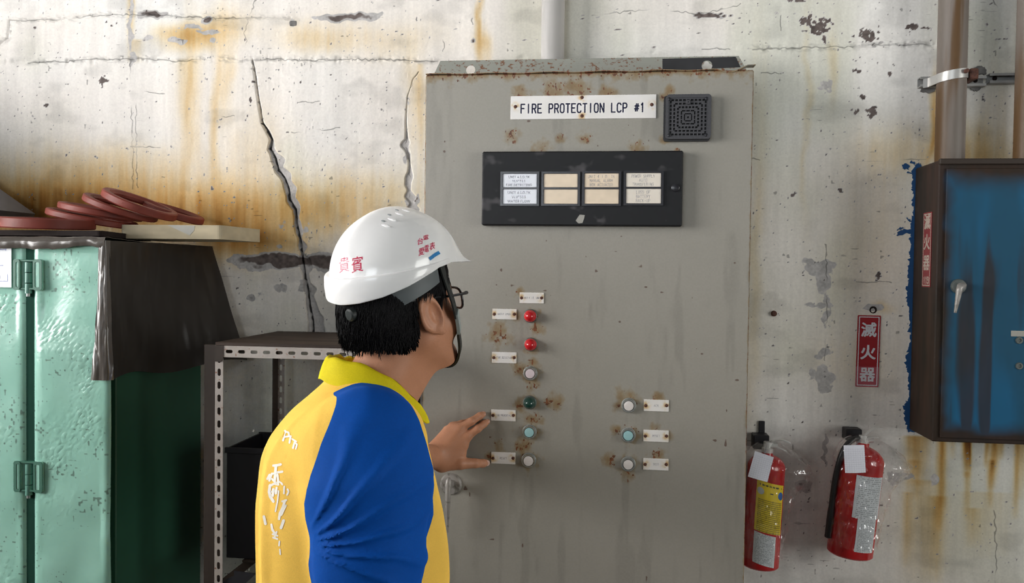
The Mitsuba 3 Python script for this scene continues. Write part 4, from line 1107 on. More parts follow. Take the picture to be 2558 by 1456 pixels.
nu, nv = 90, 120
U, V = np.meshgrid(np.linspace(0, 1, nu), np.linspace(0, 1, nv), indexing='ij')
yy = CF - .004 + U * (2.462 - CF)
zlow = survey(262, 948, CF)[2]
zz = gz + .006 - V * (gz + .006 - zlow - .01 * np.sin(U * 9))
flare = .008 + .012 * V ** 2 * (1 - U) + (.030 + .120 * V ** 1.1) * np.clip((U - .35) / .65, 0, 1) ** 1.4
Pn = np.stack([yy * 0, yy, zz], -1)
xx = gx + flare + fold(Pn, .012, 71, [1, 9, 2.5]) * np.clip(V * 3, .2, 1) + fold(Pn, .004, 72, [1, 30, 5])
put('plastic_sheet__side_drape', thick_sheet(np.stack([np.maximum(xx, gx + .003), yy, zz], -1), .0012), 'dusty_plastic_shade', smooth=50, label='hanging side of the sheet with its shade painted in')
# strip folded round the front corner
U, V = np.meshgrid(np.linspace(0, 1, 24), np.linspace(0, 1, 120), indexing='ij')
ul = np.interp(V, [0, .12, .4, .7, .9, 1], [247, 246, 246, 240, 233, 230])
zz = gz + .006 - V * (gz + .006 - zlow)
xl_ = np.array([survey(u, 800, CF - .008)[0] for u in ul[0]])[None, :]
xx = xl_ + U * (gx + .010 + .012 * V ** 2 - xl_)
Pn = np.stack([xx, yy[:1, :1] * 0 + zz, zz * 0], -1)
yf = CF - .008 - .004 * np.sin(U * np.pi) - np.abs(fold(np.stack([xx, zz, zz * 0], -1), .008, 75, [60, 6, 1])) - .004 * V
yf = yf + np.clip((U - .85) / .15, 0, 1) * .010
put('plastic_sheet__corner_fold', thick_sheet(np.stack([xx, yf, zz], -1), .0012), 'plastic_brown', smooth=50, label='crumpled brown fold at the front corner')
# top with an overhanging crumpled front hem
U, V = np.meshgrid(np.linspace(0, 1, 160), np.linspace(0, 1, 40), indexing='ij')
xx = gl - .01 + U * (gx + .016 - gl)
t_ = V * .53
hem = .022 + .020 * meshkit.fbm(np.stack([xx * 9, xx * 0, xx * 0], -1), 2, 81)
drop = np.clip(1 - t_ / .03, 0, 1)
yy2 = CF - .012 + np.clip(t_ - .03, 0, 1) + .000 * V - .006 * np.sin(drop * 3)
zz2 = gz + .007 + .008 * np.clip(1 - (t_ / .2), 0, 1) - drop * hem
Pn = np.stack([xx, yy2 * 1.3, zz2], -1)
zz2 = zz2 + np.abs(fold(Pn, .010, 84, [16, 20, 6])) * np.clip(1 - V / .12, .12, 1)
yy2 = yy2 - np.abs(fold(Pn, .012, 85, [22, 5, 40])) * drop
put('plastic_sheet__top', thick_sheet(np.stack([xx, yy2, np.maximum(zz2, gz + .003 - drop * hem)], -1), .0012), 'plastic_brown', smooth=50)
note('plastic_sheet', 'dusty brown plastic sheet draped over the green cabinet and down its side', 'plastic sheet')

# board and red rubber rings on top
top_z = gz + .020


def slab(key, quad, z0_, z1_, m, r=.012, **k):
    pg = Polygon(quad).buffer(-r).buffer(r, quad_segs=4)
    me = trimesh.creation.extrude_polygon(pg, z1_ - z0_, engine='earcut')
    me.apply_translation([0, 0, z0_])
    put(key, me, m, **k)


BY = 2.20
bx0, bx1 = survey(300, 580, BY)[0], survey(553, 580, BY)[0]
bz0, bz1 = survey(480, 597, BY)[2], survey(480, 562, BY)[2]
note('foam_board', 'beige board patched with grey tape lying on the cabinet under the red rings', 'board')
slab('foam_board__slab', [(bx0, BY), (bx1, BY), (bx1 + .01, 2.44), (bx0 - .02, 2.44)], bz0, bz1, 'board_foam')
a, b, c_ = survey(420, 559, BY - .001), survey(487, 564, BY - .001), survey(474, 585, BY - .001)
pa = [survey(u, v, BY)[[0, 2]] for u, v in ((418, 561), (487, 564), (485, 576), (474, 588), (440, 572))]
put('foam_board__tape', plate(Polygon([(p[0], min(p[1], bz1)) for p in pa]), BY + .0003, .0012), 'grey_tape', label='grey tape patch')


def ring(key, e0, e1, y, th, lab):
    """A flat-sided rubber ring seen nearly edge-on; e0 and e1 are the two ends of its upper edge on the plane y."""
    a_, b_ = survey(*e0, y), survey(*e1, y)
    R, s_ = np.linalg.norm(b_ - a_) / 2, (b_ - a_) / np.linalg.norm(b_ - a_)
    ax = np.array([-s_[2], -.05 if th > .025 else -.005, s_[0]])
    ax /= np.linalg.norm(ax)
    wdt = .021
    prof = [(R - wdt, -th / 2), (R - .003, -th / 2), (R, -th / 2 + .003), (R, th / 2 - .003), (R - .003, th / 2), (R - wdt + .003, th / 2), (R - wdt, th / 2 - .003), (R - wdt - .006, th * .12), (R - wdt - .006, -th * .2), (R - wdt, -th / 2)]
    put(key, lathe(prof, (a_ + b_) / 2 - ax * th / 2, ax, 56), 'rubber_red', smooth=35, label=lab, cat_='ring', group='red rubber rings on the cabinet')


mz = survey(120, 577, 2.10)[2] - .0015
slab('rubber_mat', [(gl + .01, 2.02), (survey(300, 580, 2.1)[0], 2.02), (survey(318, 580, 2.3)[0], 2.43), (gl + .01, 2.43)], gz + .0185, mz, 'dark_hole', r=.01, label='black mat under the red rings on the green cabinet', cat_='mat')
RINGS = [((20, 540), (220, 549), 2.10, .028, 'front flat red ring, leftmost of the rings'), ((137, 518), (329, 558), 2.24, .0185, 'lowest ring of the fanned red heap, half behind the front ring'),
         ((165, 503), (344, 538), 2.24, .0185, 'second ring from below in the fanned red heap'), ((226, 481), (384, 541), 2.235, .0185, 'third ring from below in the fanned red heap'),
         ((274, 468), (433, 536), 2.245, .0215, 'topmost and steepest leaning red ring'), ((372, 500), (503, 547), 2.365, .020, 'rightmost red ring leaning at the end of the board')]
for e0_, e1_, y, th, lab in RINGS:
    ring(num('rubber_ring'), e0_, e1_, y, th, lab)

# grey metal slope at the picture edge, extended out of view to block light
q = [survey(u, v, 2.44)[[0, 2]] for u, v in ((-900, -160), (3, 474), (88, 534), (70, 566), (-900, 566))]
put('extended_metal_slope', plate(Polygon(q), 2.44, .41), 'zinc_sheet', label='grey metal slope behind the front red ring, extended out of view to block light', cat_='metal sheet')

# ------------------------------------------------------------------ slotted-angle rack
RF, RB = 2.05, 2.455
SR = 'storage_rack'
note(SR, 'slotted-angle steel rack with a dark wooden top behind the person', 'rack')
rx0, rx1 = survey(537, 1000, RF)[0], -.575
rz = survey(700, 868, RF)[2]
rlow = survey(640, 1334, RB)[2]


def angle(key, face, side, m=('slotted_steel', 'brown_steel')):
    put(key, face, m[0])
    put(key + '__flange', side, m[1])


def slotted(x0_, x1_, z0_, z1_, y, along, pitch=.0335, L=.019, w_=.0085, th=.002):
    pg = sbox(x0_, z0_, x1_, z1_)
    ln = (x1_ - x0_) if along == 'x' else (z1_ - z0_)
    hs = []
    for i in range(int(ln / pitch)):
        t = (i + .62) * pitch
        if along == 'x':
            hs.append(LineString([(x0_ + t - L / 2 + w_ / 2, (z0_ + z1_) / 2), (x0_ + t + L / 2 - w_ / 2, (z0_ + z1_) / 2)]).buffer(w_ / 2, quad_segs=3))
        else:
            hs.append(LineString([((x0_ + x1_) / 2, z0_ + t - L / 2 + w_ / 2), ((x0_ + x1_) / 2, z0_ + t + L / 2 - w_ / 2)]).buffer(w_ / 2, quad_segs=3))
    return plate(pg - unary_union(hs), y + th, th)


pw = survey(557, 1000, RF)[0] - rx0
for i, (xa_, ya_, front) in enumerate(((rx0, RF, True), (rx1 - pw, RF, True), (rx0, RB, False), (rx1 - pw, RB, False))):
    k = num(SR + '__post')
    left = i % 2 == 0
    xs_ = xa_ if left else xa_ + pw - .002
    put(k, slotted(xa_, xa_ + pw, 0.001, rz + .002, ya_ if front else ya_ - .002, 'z'), 'slotted_steel')
    put(k + '__flange', cbox(xs_, xs_ + .002, ya_ + .002 if front else ya_ - .04, ya_ + .04 if front else ya_ - .002, 0.001, rz + .002, .0003), 'brown_steel')
put(SR + '__side_cover', cbox(rx0 - .036, rx0 - .001, RF + .012, RF + .020, .05, rz + .002, .001), 'brown_steel')
for z_, nm in ((rz, 'top'), (rlow, 'low')):
    for yb, front in (((RF - .0022, True),) if nm == 'top' else ()) + ((RB, False),):
        k = num(SR + '__beam')
        x_a = rx0 + (.018 if front else 0)
        put(k, slotted(x_a, rx1, z_ - .028, z_ + .0015, yb, 'x'), 'slotted_steel' if front else 'brown_steel')
    for xs_ in (rx0 + .003, rx1 - .005):
        put(num(SR + '__side_rail'), cbox(xs_, xs_ + .002, RF + .003, RB - .002, z_ - .028, z_, .0003), 'brown_steel')
put(SR + '__corner_plate', plate(Polygon([(rx0 + .001, rz - .040), (rx0 + .001, rz + .002), (rx0 + .024, rz + .002), (rx0 + .024, rz - .028), (rx0 + .018, rz - .040)]), RF - .0022, .002), 'brown_steel')
put(SR + '__top_board', cbox(rx0 + .001, rx1 - .001, RF - .002, RB - .001, rz + .0016, rz + .010, .001), 'rack_wood', label='dark wooden top board')
# lower deck: gusseted rails with a black crate on them
gz_ = rlow
put(SR + '__gusset', plate(Polygon([(rx0 + .002, gz_ - .050), (rx0 + .040, gz_ - .028), (rx0 + .078, gz_), (rx0 + .110, gz_ + .030), (rx0 + .050, gz_ + .034), (rx0 + .050, gz_ + .022), (rx0 + .020, gz_ + .006), (rx0 + .002, gz_ + .004)]), RF + .010, .003), 'crate_black')
put(SR + '__lower_deck', cbox(rx0 + .001, rx1, RF + .16, RB - .001, gz_ + .0005, gz_ + .007, .001), 'brown_steel')
cx0, ct = survey(566, 1200, RF + .17)[0], survey(640, 1121, RF + .17)[2]
note('storage_crate', 'black steel crate on the lower deck of the slotted rack', 'crate')
put('storage_crate__shell', cat(cbox(cx0, rx1 - .02, RF + .17, RF + .176, gz_ + .008, ct, .001), cbox(cx0, rx1 - .02, RB - .02, RB - .014, gz_ + .008, ct, .001), cbox(cx0, cx0 + .006, RF + .17, RB - .014, gz_ + .008, ct, .001), cbox(rx1 - .026, rx1 - .02, RF + .17, RB - .014, gz_ + .008, ct, .001), cbox(cx0, rx1 - .02, RF + .17, RB - .014, gz_ + .008, gz_ + .014, .001)), 'crate_black')
put('storage_crate__rim', cat(cbox(cx0 - .004, rx1 - .016, RF + .164, RF + .172, ct - .014, ct + .002, .002), cbox(cx0 - .004, rx1 - .016, RB - .016, RB - .010, ct - .014, ct + .002, .002)), 'crate_black')

# ------------------------------------------------------------------ the person: smooth bodies as distance fields
def ln(v):
    return np.sqrt(np.einsum('ij,ij->i', v, v))


def cone(p, a, b, ra, rb):
    a, b = np.asarray(a, float), np.asarray(b, float)
    d = b - a
    t = np.clip((p - a) @ d / (d @ d), 0, 1)
    return ln(p - a - t[:, None] * d) - (ra + (rb - ra) * t)


def ell(p, c, r, axes=None):
    q = p - np.asarray(c, float)
    if axes is not None:
        q = q @ np.asarray(axes, float).T
    r = np.asarray(r, float)
    k0, k1 = ln(q / r), ln(q / (r * r))
    return k0 * (k0 - 1) / np.maximum(k1, 1e-9)


def smin(a, b, k):
    h = np.clip(.5 + .5 * (b - a) / k, 0, 1)
    return b + (a - b) * h - k * h * (1 - h)


def smax(a, b, k):
    return -smin(-a, -b, k)


def surface(f, lo, hi, h, slack=1.5, newton=2):
    """The zero level of f as a mesh (surface nets on the blocks near the surface)."""
    B = 8
    lo = np.asarray(lo, float)
    nb = np.ceil((np.asarray(hi) - lo) / (h * B)).astype(int)
    bc = lo + (np.stack(np.meshgrid(*[np.arange(n) for n in nb], indexing='ij'), -1).reshape(-1, 3) * B + B / 2 - .5) * h
    db = f(bc)
    D = np.ones((nb[0], B, nb[1], B, nb[2], B), np.float32) * np.sign(db).reshape(nb)[:, None, :, None, :, None].astype(np.float32)
    act = np.nonzero(np.abs(db) < B * h * .87 * slack)[0]
    off = np.stack(np.meshgrid(*[np.arange(B)] * 3, indexing='ij'), -1).reshape(-1, 3) * h
    ijk = np.stack(np.unravel_index(act, nb), 1)
    for s_ in range(0, len(act), 1500):
        ii = ijk[s_:s_ + 1500]
        pts = (lo + ii * B * h)[:, None, :] + off[None]
        D[ii[:, 0], :, ii[:, 1], :, ii[:, 2], :] = f(pts.reshape(-1, 3)).reshape(len(ii), B, B, B)
    D = D.reshape(nb * B)
    S = (D < 0)
    C = S.astype(np.uint8)
    C = C[:-1] + C[1:]
    C = C[:, :-1] + C[:, 1:]
    C = C[:, :, :-1] + C[:, :, 1:]
    cell = np.stack(np.nonzero((C > 0) & (C < 8)), 1)
    idx = np.full(C.shape, -1, np.int32)
    idx[tuple(cell.T)] = np.arange(len(cell))
    acc, cnt = np.zeros((len(cell), 3)), np.zeros(len(cell))
    for ax in range(3):
        for o in np.ndindex(2, 2):
            c0 = np.insert(np.array(o), ax, 0)
            c1 = np.insert(np.array(o), ax, 1)
            a, b = D[tuple((cell + c0).T)], D[tuple((cell + c1).T)]
            m = (a < 0) != (b < 0)
            t = np.where(m, a / np.where(m, a - b, 1), 0)
            acc += np.where(m[:, None], c0 + t[:, None] * (c1 - c0), 0)
            cnt += m
    v = lo + (cell + acc / cnt[:, None]) * h
    F = []
    for ax in range(3):
        s0 = [slice(1, -1)] * 3
        s1 = [slice(1, -1)] * 3
        s0[ax], s1[ax] = slice(0, -1), slice(1, None)
        a, b = S[tuple(s0)], S[tuple(s1)]
        e = np.stack(np.nonzero(a != b), 1)
        inside_first = a[tuple(e.T)]
        base = e + 1
        base[:, ax] -= 1
        o1, o2 = [k_ for k_ in range(3) if k_ != ax]
        u1, u2 = np.eye(3, dtype=int)[o1], np.eye(3, dtype=int)[o2]
        q = np.stack([idx[tuple((base - d_).T)] for d_ in (u1 + u2, u2, 0 * u1, u1)], 1)
        flip = inside_first if ax != 1 else ~inside_first
        q = np.where(flip[:, None], q, q[:, ::-1])
        F.append(q[(q >= 0).all(1)])
    F = np.vstack(F)
    for _ in range(newton):
        d = f(v)
        e = h * .5
        g = np.stack([f(v + e * np.eye(3)[k_]) - f(v - e * np.eye(3)[k_]) for k_ in range(3)], 1) / (2 * e)
        v = v - np.clip(d / np.maximum((g * g).sum(1), .2), -h, h)[:, None] * g
    return tm(v, F)


def split(m, s):
    """Cuts a mesh along s = 0: (the part with s > 0, the rest)."""
    v, f, s = np.array(m.vertices), np.array(m.faces), np.where(np.abs(s) < 1e-7, 1e-7, s)
    pos = s[f] > 0
    out = {True: [f[pos.all(1)]], False: [f[(~pos).all(1)]]}
    mix_ = f[pos.any(1) & ~pos.all(1)]
    cutv, new = {}, []

    def cut(a, b):
        k_ = (min(a, b), max(a, b))
        if k_ not in cutv:
            t = s[a] / (s[a] - s[b])
            cutv[k_] = len(v) + len(new)
            new.append(v[a] + t * (v[b] - v[a]))
        return cutv[k_]
    ex = {True: [], False: []}
    for tri in mix_.tolist():
        sg = [s[i] > 0 for i in tri]
        k_ = next(i for i in range(3) if sg.count(sg[i]) == 1)
        a, b, c_ = tri[k_], tri[(k_ + 1) % 3], tri[(k_ + 2) % 3]
        ab, ac = cut(a, b), cut(a, c_)
        ex[sg[k_]].append([a, ab, ac])
        ex[not sg[k_]] += [[ab, b, c_], [ab, c_, ac]]
    vv = np.vstack([v, new]) if new else v
    res = []
    for side in (True, False):
        ff = np.vstack(out[side] + ([np.array(ex[side])] if ex[side] else []))
        mm = tm(vv, ff)
        mm.remove_unreferenced_vertices()
        res.append(mm)
    return res


# frames -------------------------------------------------------------
NB = np.array([-.438, 1.470, 0.0])                       # below the neck, on the floor
_a = math.radians(23)
TF, TR = np.array([math.cos(_a), math.sin(_a), 0]), np.array([math.sin(_a), -math.cos(_a), 0])
TZ = np.array([0, 0, 1.0])


def body_at(f, r, z):
    return NB + TF * f + TR * r + TZ * z


def to_torso(p):
    q = p - NB
    return np.stack([q @ TF, q @ TR, q[:, 2]], 1)


def survey_r(u, v, r0):
    """(forward, height) of the survey point on the body's upright plane r = r0."""
    d = FWD + RIGHT * (u - 1279) / FOCAL - UP * (v - 728) / FOCAL
    t = (r0 - (EYE - NB) @ TR) / (d @ TR)
    q = to_torso((EYE + d * t)[None])[0]
    return q[0], q[2]


H0 = np.array([-.383, 1.500, 1.522])
_az, _pt = math.radians(57), math.radians(12)
HF = np.array([math.cos(_pt) * math.cos(_az), math.cos(_pt) * math.sin(_az), math.sin(_pt)])
HR = np.array([math.sin(_az), -math.cos(_az), 0])
HU = np.cross(HR, HF)


def head_at(f, r, u):
    return H0 + HF * f + HR * r + HU * u


def to_head(p):
    q = p - H0
    return np.stack([q @ HF, q @ HR, q @ HU], 1)


def skull(q):
    d = ell(q, (-.012, 0, .045), (.098, .077, .088))
    d = smin(d, ell(q, (.028, 0, -.015), (.064, .063, .088)), .03)
    m = q * [1, 0, 1] + np.abs(q) * [0, 1, 0]
    d = smin(d, cone(m, (-.004, .052, -.040), (.066, .022, -.098), .027, .022), .022)
    d = smin(d, ell(q, (.076, 0, -.099), (.022, .026, .021)), .02)
    d = smin(d, ell(m, (.056, .040, -.030), (.032, .030, .034)), .02)
    return d, m


def head(q):
    d, m = skull(q)
    d = smin(d, cone(q, (.086, 0, .020), (.108, 0, -.020), .010, .0125), .010)
    d = smin(d, ell(m, (.099, .011, -.024), (.010, .008, .008)), .006)
    d = smin(d, cone(m, (.088, 0, .030), (.074, .042, .028), .009, .009), .012)
    d = smax(d, -ell(m, (.104, .031, .008), (.018, .017, .012)), .010)
    d = np.minimum(d, ell(m, (.0795, .031, .006), (.0125, .0125, .0125)))
    d = smin(d, cone(m, (.094, 0, -.052), (.084, .022, -.055), .0072, .004), .006)
    d = smin(d, cone(m, (.092, 0, -.063), (.082, .020, -.060), .0078, .004), .006)
    d = smax(d, -cone(m, (.106, 0, -.0575), (.086, .026, -.0575), .002, .0012), .002)
    # ears: a tilted shell with a rim and a hollow
    c_, s_ = math.cos(math.radians(20)), math.sin(math.radians(20))
    e = m - np.array([-.006, .078, .000])
    ef, er, eu = e[:, 0] * c_ + e[:, 1] * s_, -e[:, 0] * s_ + e[:, 1] * c_, e[:, 2]
    eq = np.stack([ef + eu * .18, er, eu], 1)
    ear = ell(eq, (-.006, .006, 0), (.0195, .0070, .0345))
    rr_ = np.sqrt(((eq[:, 0] + .006) / .0178) ** 2 + (eq[:, 2] / .032) ** 2)
    rim = np.sqrt(((rr_ - 1) * .019) ** 2 + (eq[:, 1] - .010) ** 2) - .0050
    rim = np.where(eq[:, 2] < -.022, rim + (-.022 - eq[:, 2]) * .4, rim)
    ear = smin(ear, rim, .005)
    ear = smin(ear, ell(eq, (.004, .008, -.030), (.009, .0055, .009)), .006)
    ear = smax(ear, -ell(eq, (.001, .0165, .002), (.0110, .0105, .021)), .003)
    return smin(d, ear, .006)


NECK0, NECK1 = head_at(-.022, 0, -.055), body_at(-.012, 0, 1.345)
RS, RE, RW = body_at(-.015, .130, 1.300), body_at(-.020, .215, 1.035), body_at(.16, .185, .865)
LS, LE = np.array([-.490, 1.630, 1.300]), np.array([-.505, 1.915, 1.205])
HW = np.array([survey(1062, 1150, 2.165)]).ravel()       # left wrist


def body(p):
    q = to_head(p)
    d = np.full(len(p), .3)
    near = p[:, 2] > 1.33
    if near.any():
        d[near] = head(q[near])
    else:
        d = np.maximum(.3, ln(p - H0) - .2)
    d = smin(d, cone(p, NECK0, NECK1, .056, .062), .03)
    d = smin(d, cone(p, head_at(.045, 0, -.085), body_at(.028, 0, 1.335), .030, .040), .03)
    t = to_torso(p)
    tor = ell(t, (-.02, 0, 1.20), (.105, .150, .19))
    tor = smin(tor, ell(t, (-.01, 0, .98), (.105, .140, .17)), .06)
    tor = smin(tor, cone(p, RS, LS, .050, .050), .05)
    d = smin(d, tor, .03)
    d = smin(d, cone(p, RS, RE, .052, .044), .03)
    d = smin(d, cone(p, RE, RW, .044, .029), .02)
    d = smin(d, cone(p, LS, LE, .052, .044), .03)
    d = smin(d, cone(p, LE, HW, .044, .030), .02)
    for sgn in (-1, 1):
        hip, knee, ank = body_at(-.01, .085 * sgn, .93), body_at(.01, .10 * sgn, .50), body_at(-.02, .11 * sgn, .09)
        d = smin(d, cone(p, hip, knee, .085, .055), .04)
        d = smin(d, cone(p, knee, ank, .052, .036), .03)
        d = smin(d, cone(p, ank + [0, 0, -.045], body_at(.14, .125 * sgn, .035), .036, .026), .03)
    return d


def hand(chains, palm, wrist, k=.007):
    """Fingers are chains of joints with radii, closed into a palm hull of cones."""
    def f(p):
        d = wrist(p)
        for a, b, ra, rb in palm:
            d = smin(d, cone(p, a, b, ra, rb), .016)
        out = None
        for ch in chains:
            e = np.full(len(p), 9.0)
            for (a, ra), (b, rb) in zip(ch[:-1], ch[1:]):
                e = np.minimum(e, cone(p, a, b, ra, rb)) if e[0] == 9.0 else smin(e, cone(p, a, b, ra, rb), .004)
            out = smin(d, e, k) if out is None else np.minimum(out, smin(d, e, k))
        return out
    return f


S3 = lambda u, v, y: survey(u, v, y)  # noqa: E731
PS = PANEL_Y
MCP = {'index': S3(1166, 1090, 2.200), 'middle': S3(1147, 1071, 2.197), 'ring': S3(1131, 1066, 2.208), 'little': S3(1118, 1075, 2.222)}
FING = [
    [(MCP['index'], .0118), (S3(1193, 1071, 2.206), .0103), (S3(1209, 1059, 2.222), .0093), (S3(1217, 1053, 2.2395), .0078)],
    [(MCP['middle'], .0118), (S3(1178, 1052, 2.205), .0104), (S3(1198, 1039, 2.222), .0094), (S3(1207, 1034, 2.2395), .0079)],
    [(MCP['ring'], .0112), (S3(1153, 1059, 2.219), .0104), (S3(1172, 1053, 2.234), .0090), (S3(1188, 1047, 2.2415), .0074)],
    [(MCP['little'], .0098), (S3(1134, 1072, 2.231), .0085), (S3(1152, 1068, 2.239), .0075), (S3(1166, 1064, 2.2425), .0066)],
    [(S3(1104, 1162, 2.184), .0165), (S3(1150, 1157, 2.190), .0165), (S3(1187, 1157, 2.208), .0125), (S3(1206, 1157, 2.226), .0112), (S3(1214, 1156, 2.237), .0092)]]
WR = S3(1088, 1140, 2.180)
PALM = [(WR, MCP['index'], .024, .0140), (WR, MCP['middle'], .024, .0140), (WR + [-.006, .008, .008], MCP['ring'], .022, .0130), (WR + [-.010, .018, .006], MCP['little'], .020, .0125),
        (S3(1110, 1150, 2.186), S3(1152, 1135, 2.196), .021, .0135), (S3(1104, 1162, 2.186), S3(1158, 1112, 2.198), .017, .013)]
left_hand = hand(FING, PALM, lambda p: cone(p, LE + (HW - LE) * .75, WR, .032, .029))

# the right hand hangs below the picture, fingers slightly curled
HD_, HS_, HP_ = np.array([.35, .10, -.93]), TR * .2 + TF * .98, None
HD_ = HD_ / np.linalg.norm(HD_)
HS_ = HS_ - HD_ * (HS_ @ HD_)
HS_ /= np.linalg.norm(HS_)
HP_ = np.cross(HD_, HS_)                                  # across the palm's thickness
rp = lambda l, s_, t_=0: RW + HD_ * l + HS_ * s_ + HP_ * t_  # noqa: E731
RF_ = [[(rp(.088, o, 0), .0112), (rp(.088 + a, o, .010), .0098), (rp(.088 + a + b, o, .026), .0088), (rp(.088 + a + b + c_, o, .045), .0074)] for o, a, b, c_ in ((.030, .042, .024, .012), (.010, .046, .027, .013), (-.011, .042, .025, .012), (-.030, .033, .020, .010))]
RF_.append([(rp(.030, .030, .012), .0150), (rp(.062, .052, .022), .0130), (rp(.088, .058, .032), .0108), (rp(.104, .058, .038), .0088)])
RPALM = [(rp(.01, 0), rp(.088, o), .021, .0125) for o in (.030, .010, -.011, -.030)]
right_hand = hand(RF_, RPALM, lambda p: cone(p, RE + (RW - RE) * .8, rp(.01, 0), .031, .024))


def box_of(chains, pad=.06):
    pts = np.array([a for ch in chains for a, _ in ch])
    return pts.min(0) - pad, pts.max(0) + pad


bm = surface(body, (-.78, 1.12, 0.005), (-.10, 2.24, 1.388), .0056, slack=1.6)
hd = surface(body, (-.56, 1.32, 1.384), (-.20, 1.70, 1.69), .0028, slack=1.5, newton=1)
lh = surface(left_hand, np.minimum(box_of(FING)[0], HW - .07), box_of(FING)[1], .0021)
rh = surface(right_hand, np.minimum(box_of(RF_)[0], RW - .06), np.maximum(box_of(RF_)[1], RW + .06), .0026)
mat('skin', lambda p, n, uv: mix((.45, .205, .115), (.52, .245, .145), fbm(p.x * 40, p.y * 40, p.z * 40, 3)) * (.95 + .1 * noise(p.x * 700, p.y * 700, p.z * 700)), .48, .4)
put('person__body', cat(bm, hd, lh, rh), 'skin', smooth=True)
note('person', 'person in a yellow and blue polo shirt reaching one hand to the control panel', 'person')
mat('nail', (.55, .34, .28), .3, .5)
for ch, w_, up_ in ((FING[0], .0062, .0072), (FING[1], .0062, .0073), (FING[4], .0078, .0088)):
    a, b = np.array(ch[-2][0]), np.array(ch[-1][0])
    ax = (b - a) / np.linalg.norm(b - a)
    dorsal = np.array([.12, -1, .25]) if ch is not FING[4] else np.array([.1, -1, .12])
    dorsal = dorsal - ax * (dorsal @ ax)
    dorsal /= np.linalg.norm(dorsal)
    sd = np.cross(ax, dorsal)
    m = trimesh.creation.icosphere(3, 1.0)
    m.vertices = (a * .25 + b * .75) + dorsal * (up_ - .0012) + (m.vertices * [w_, .0019, w_ * 1.35]) @ np.stack([sd, dorsal, ax])
    put(num('person__fingernail'), m, 'nail', smooth=True)

# --- shirt ----------------------------------------------------------
from scipy.interpolate import PchipInterpolator
LV = np.array([[.80, -.020, .150, .188], [.95, -.021, .160, .192], [1.05, -.023, .166, .195], [1.16, -.030, .161, .195], [1.209, -.034, .154, .193], [1.255, -.037, .146, .188], [1.293, -.039, .133, .178], [1.335, -.033, .111, .150], [1.372, -.022, .084, .098], [1.40, -.012, .066, .066], [1.43, -.01, .05, .05]])
_lv = [PchipInterpolator(LV[:, 0], LV[:, i]) for i in (1, 2, 3)]


def folds(t):
    f_, r_, z_ = t[:, 0], t[:, 1], t[:, 2]
    P = np.stack([f_, r_, z_], 1)
    w_ = meshkit.noise(P * 14, 5) - .5
    # folds that fan out of the armpit over the sleeve
    x_, y_ = f_ + .118, z_ - 1.175
    rho, phi = np.hypot(x_, y_), np.arctan2(y_, x_)
    fan = np.maximum(0, np.cos(phi * 19 + w_ * 3.0 + rho * 14)) ** 1.6
    d = .0085 * fan * np.clip(rho / .035, 0, 1) * np.exp(-(rho / .19) ** 2) * np.clip((r_ - .07) / .05, 0, 1) * np.clip((phi + .55) / .3, 0, 1) * np.clip((x_ - .004) / .03, 0, 1)
    # creases low on the sleeve
    d += .004 * np.maximum(0, np.cos(y_ * 120 + x_ * 50 + w_ * 3)) ** 3 * np.exp(-((z_ - 1.165) / .04) ** 2) * np.clip((r_ - .12) / .04, 0, 1) * np.clip(-x_ / -.06, 0, 1) * np.clip((.10 - x_) / .1, 0, 1)
    # long upright folds down the back
    bk = np.clip((-.055 - f_) / .05, 0, 1) * np.clip((.22 - r_) / .05, 0, 1)
    d += .0065 * bk * np.clip((.165 - r_) / .04, 0, 1) * np.maximum(0, np.cos((r_ - .082 - .11 * (1.20 - z_)) * 62 + w_ * 1.2)) ** 2.5 * np.clip((1.38 - z_) / .12, 0, 1)
    d += .0045 * (meshkit.fbm(P * [16, 16, 9], 2, 6) - .5)
    return d


def torso_cloth(t):
    fc, a_, b_ = (g(np.clip(t[:, 2], .80, 1.43)) for g in _lv)
    x_, y_ = (t[:, 0] - fc) / a_, t[:, 1] / b_
    d = ((np.abs(x_) ** 2.25 + np.abs(y_) ** 2.25) ** (1 / 2.25) - 1) * np.minimum(a_, b_)
    return smax(np.maximum(d, .845 - t[:, 2]), t[:, 2] - 1.425, .01)


SLV = [((-.018, .138, 1.320), (-.020, .172, 1.245), .085, .090), ((-.020, .172, 1.245), (-.020, .198, 1.150), .090, .074), ((-.020, .198, 1.150), (-.024, .215, 1.02), .074, .066)]
LSt, LEt = to_torso(LS[None])[0], to_torso(LE[None])[0]


def sleeve_r(t):
    q = t * [.92, 1, 1]
    d = np.full(len(t), 9.0)
    for a_, b_, ra, rb in SLV:
        e = cone(q, np.array(a_) * [.92, 1, 1], np.array(b_) * [.92, 1, 1], ra, rb)
        d = e if d[0] == 9.0 else smin(d, e, .03)
    return np.maximum(d, 1.050 - t[:, 2])


def sleeve_l(t):
    a_, b_ = LSt + [-.02, .02, 0], LSt + (LEt - LSt) * .8
    ax = (LEt - LSt) / np.linalg.norm(LEt - LSt)
    return np.maximum(cone(t, a_, LSt + (LEt - LSt) * .95, .088, .068), (t - b_) @ ax)


def shirt(p):
    t = to_torso(p)
    d = smin(torso_cloth(t), sleeve_r(t), .022 + .045 * np.clip((t[:, 2] - 1.26) / .06, 0, 1))
    d = smin(d, sleeve_l(t), .03)
    return d - folds(t)


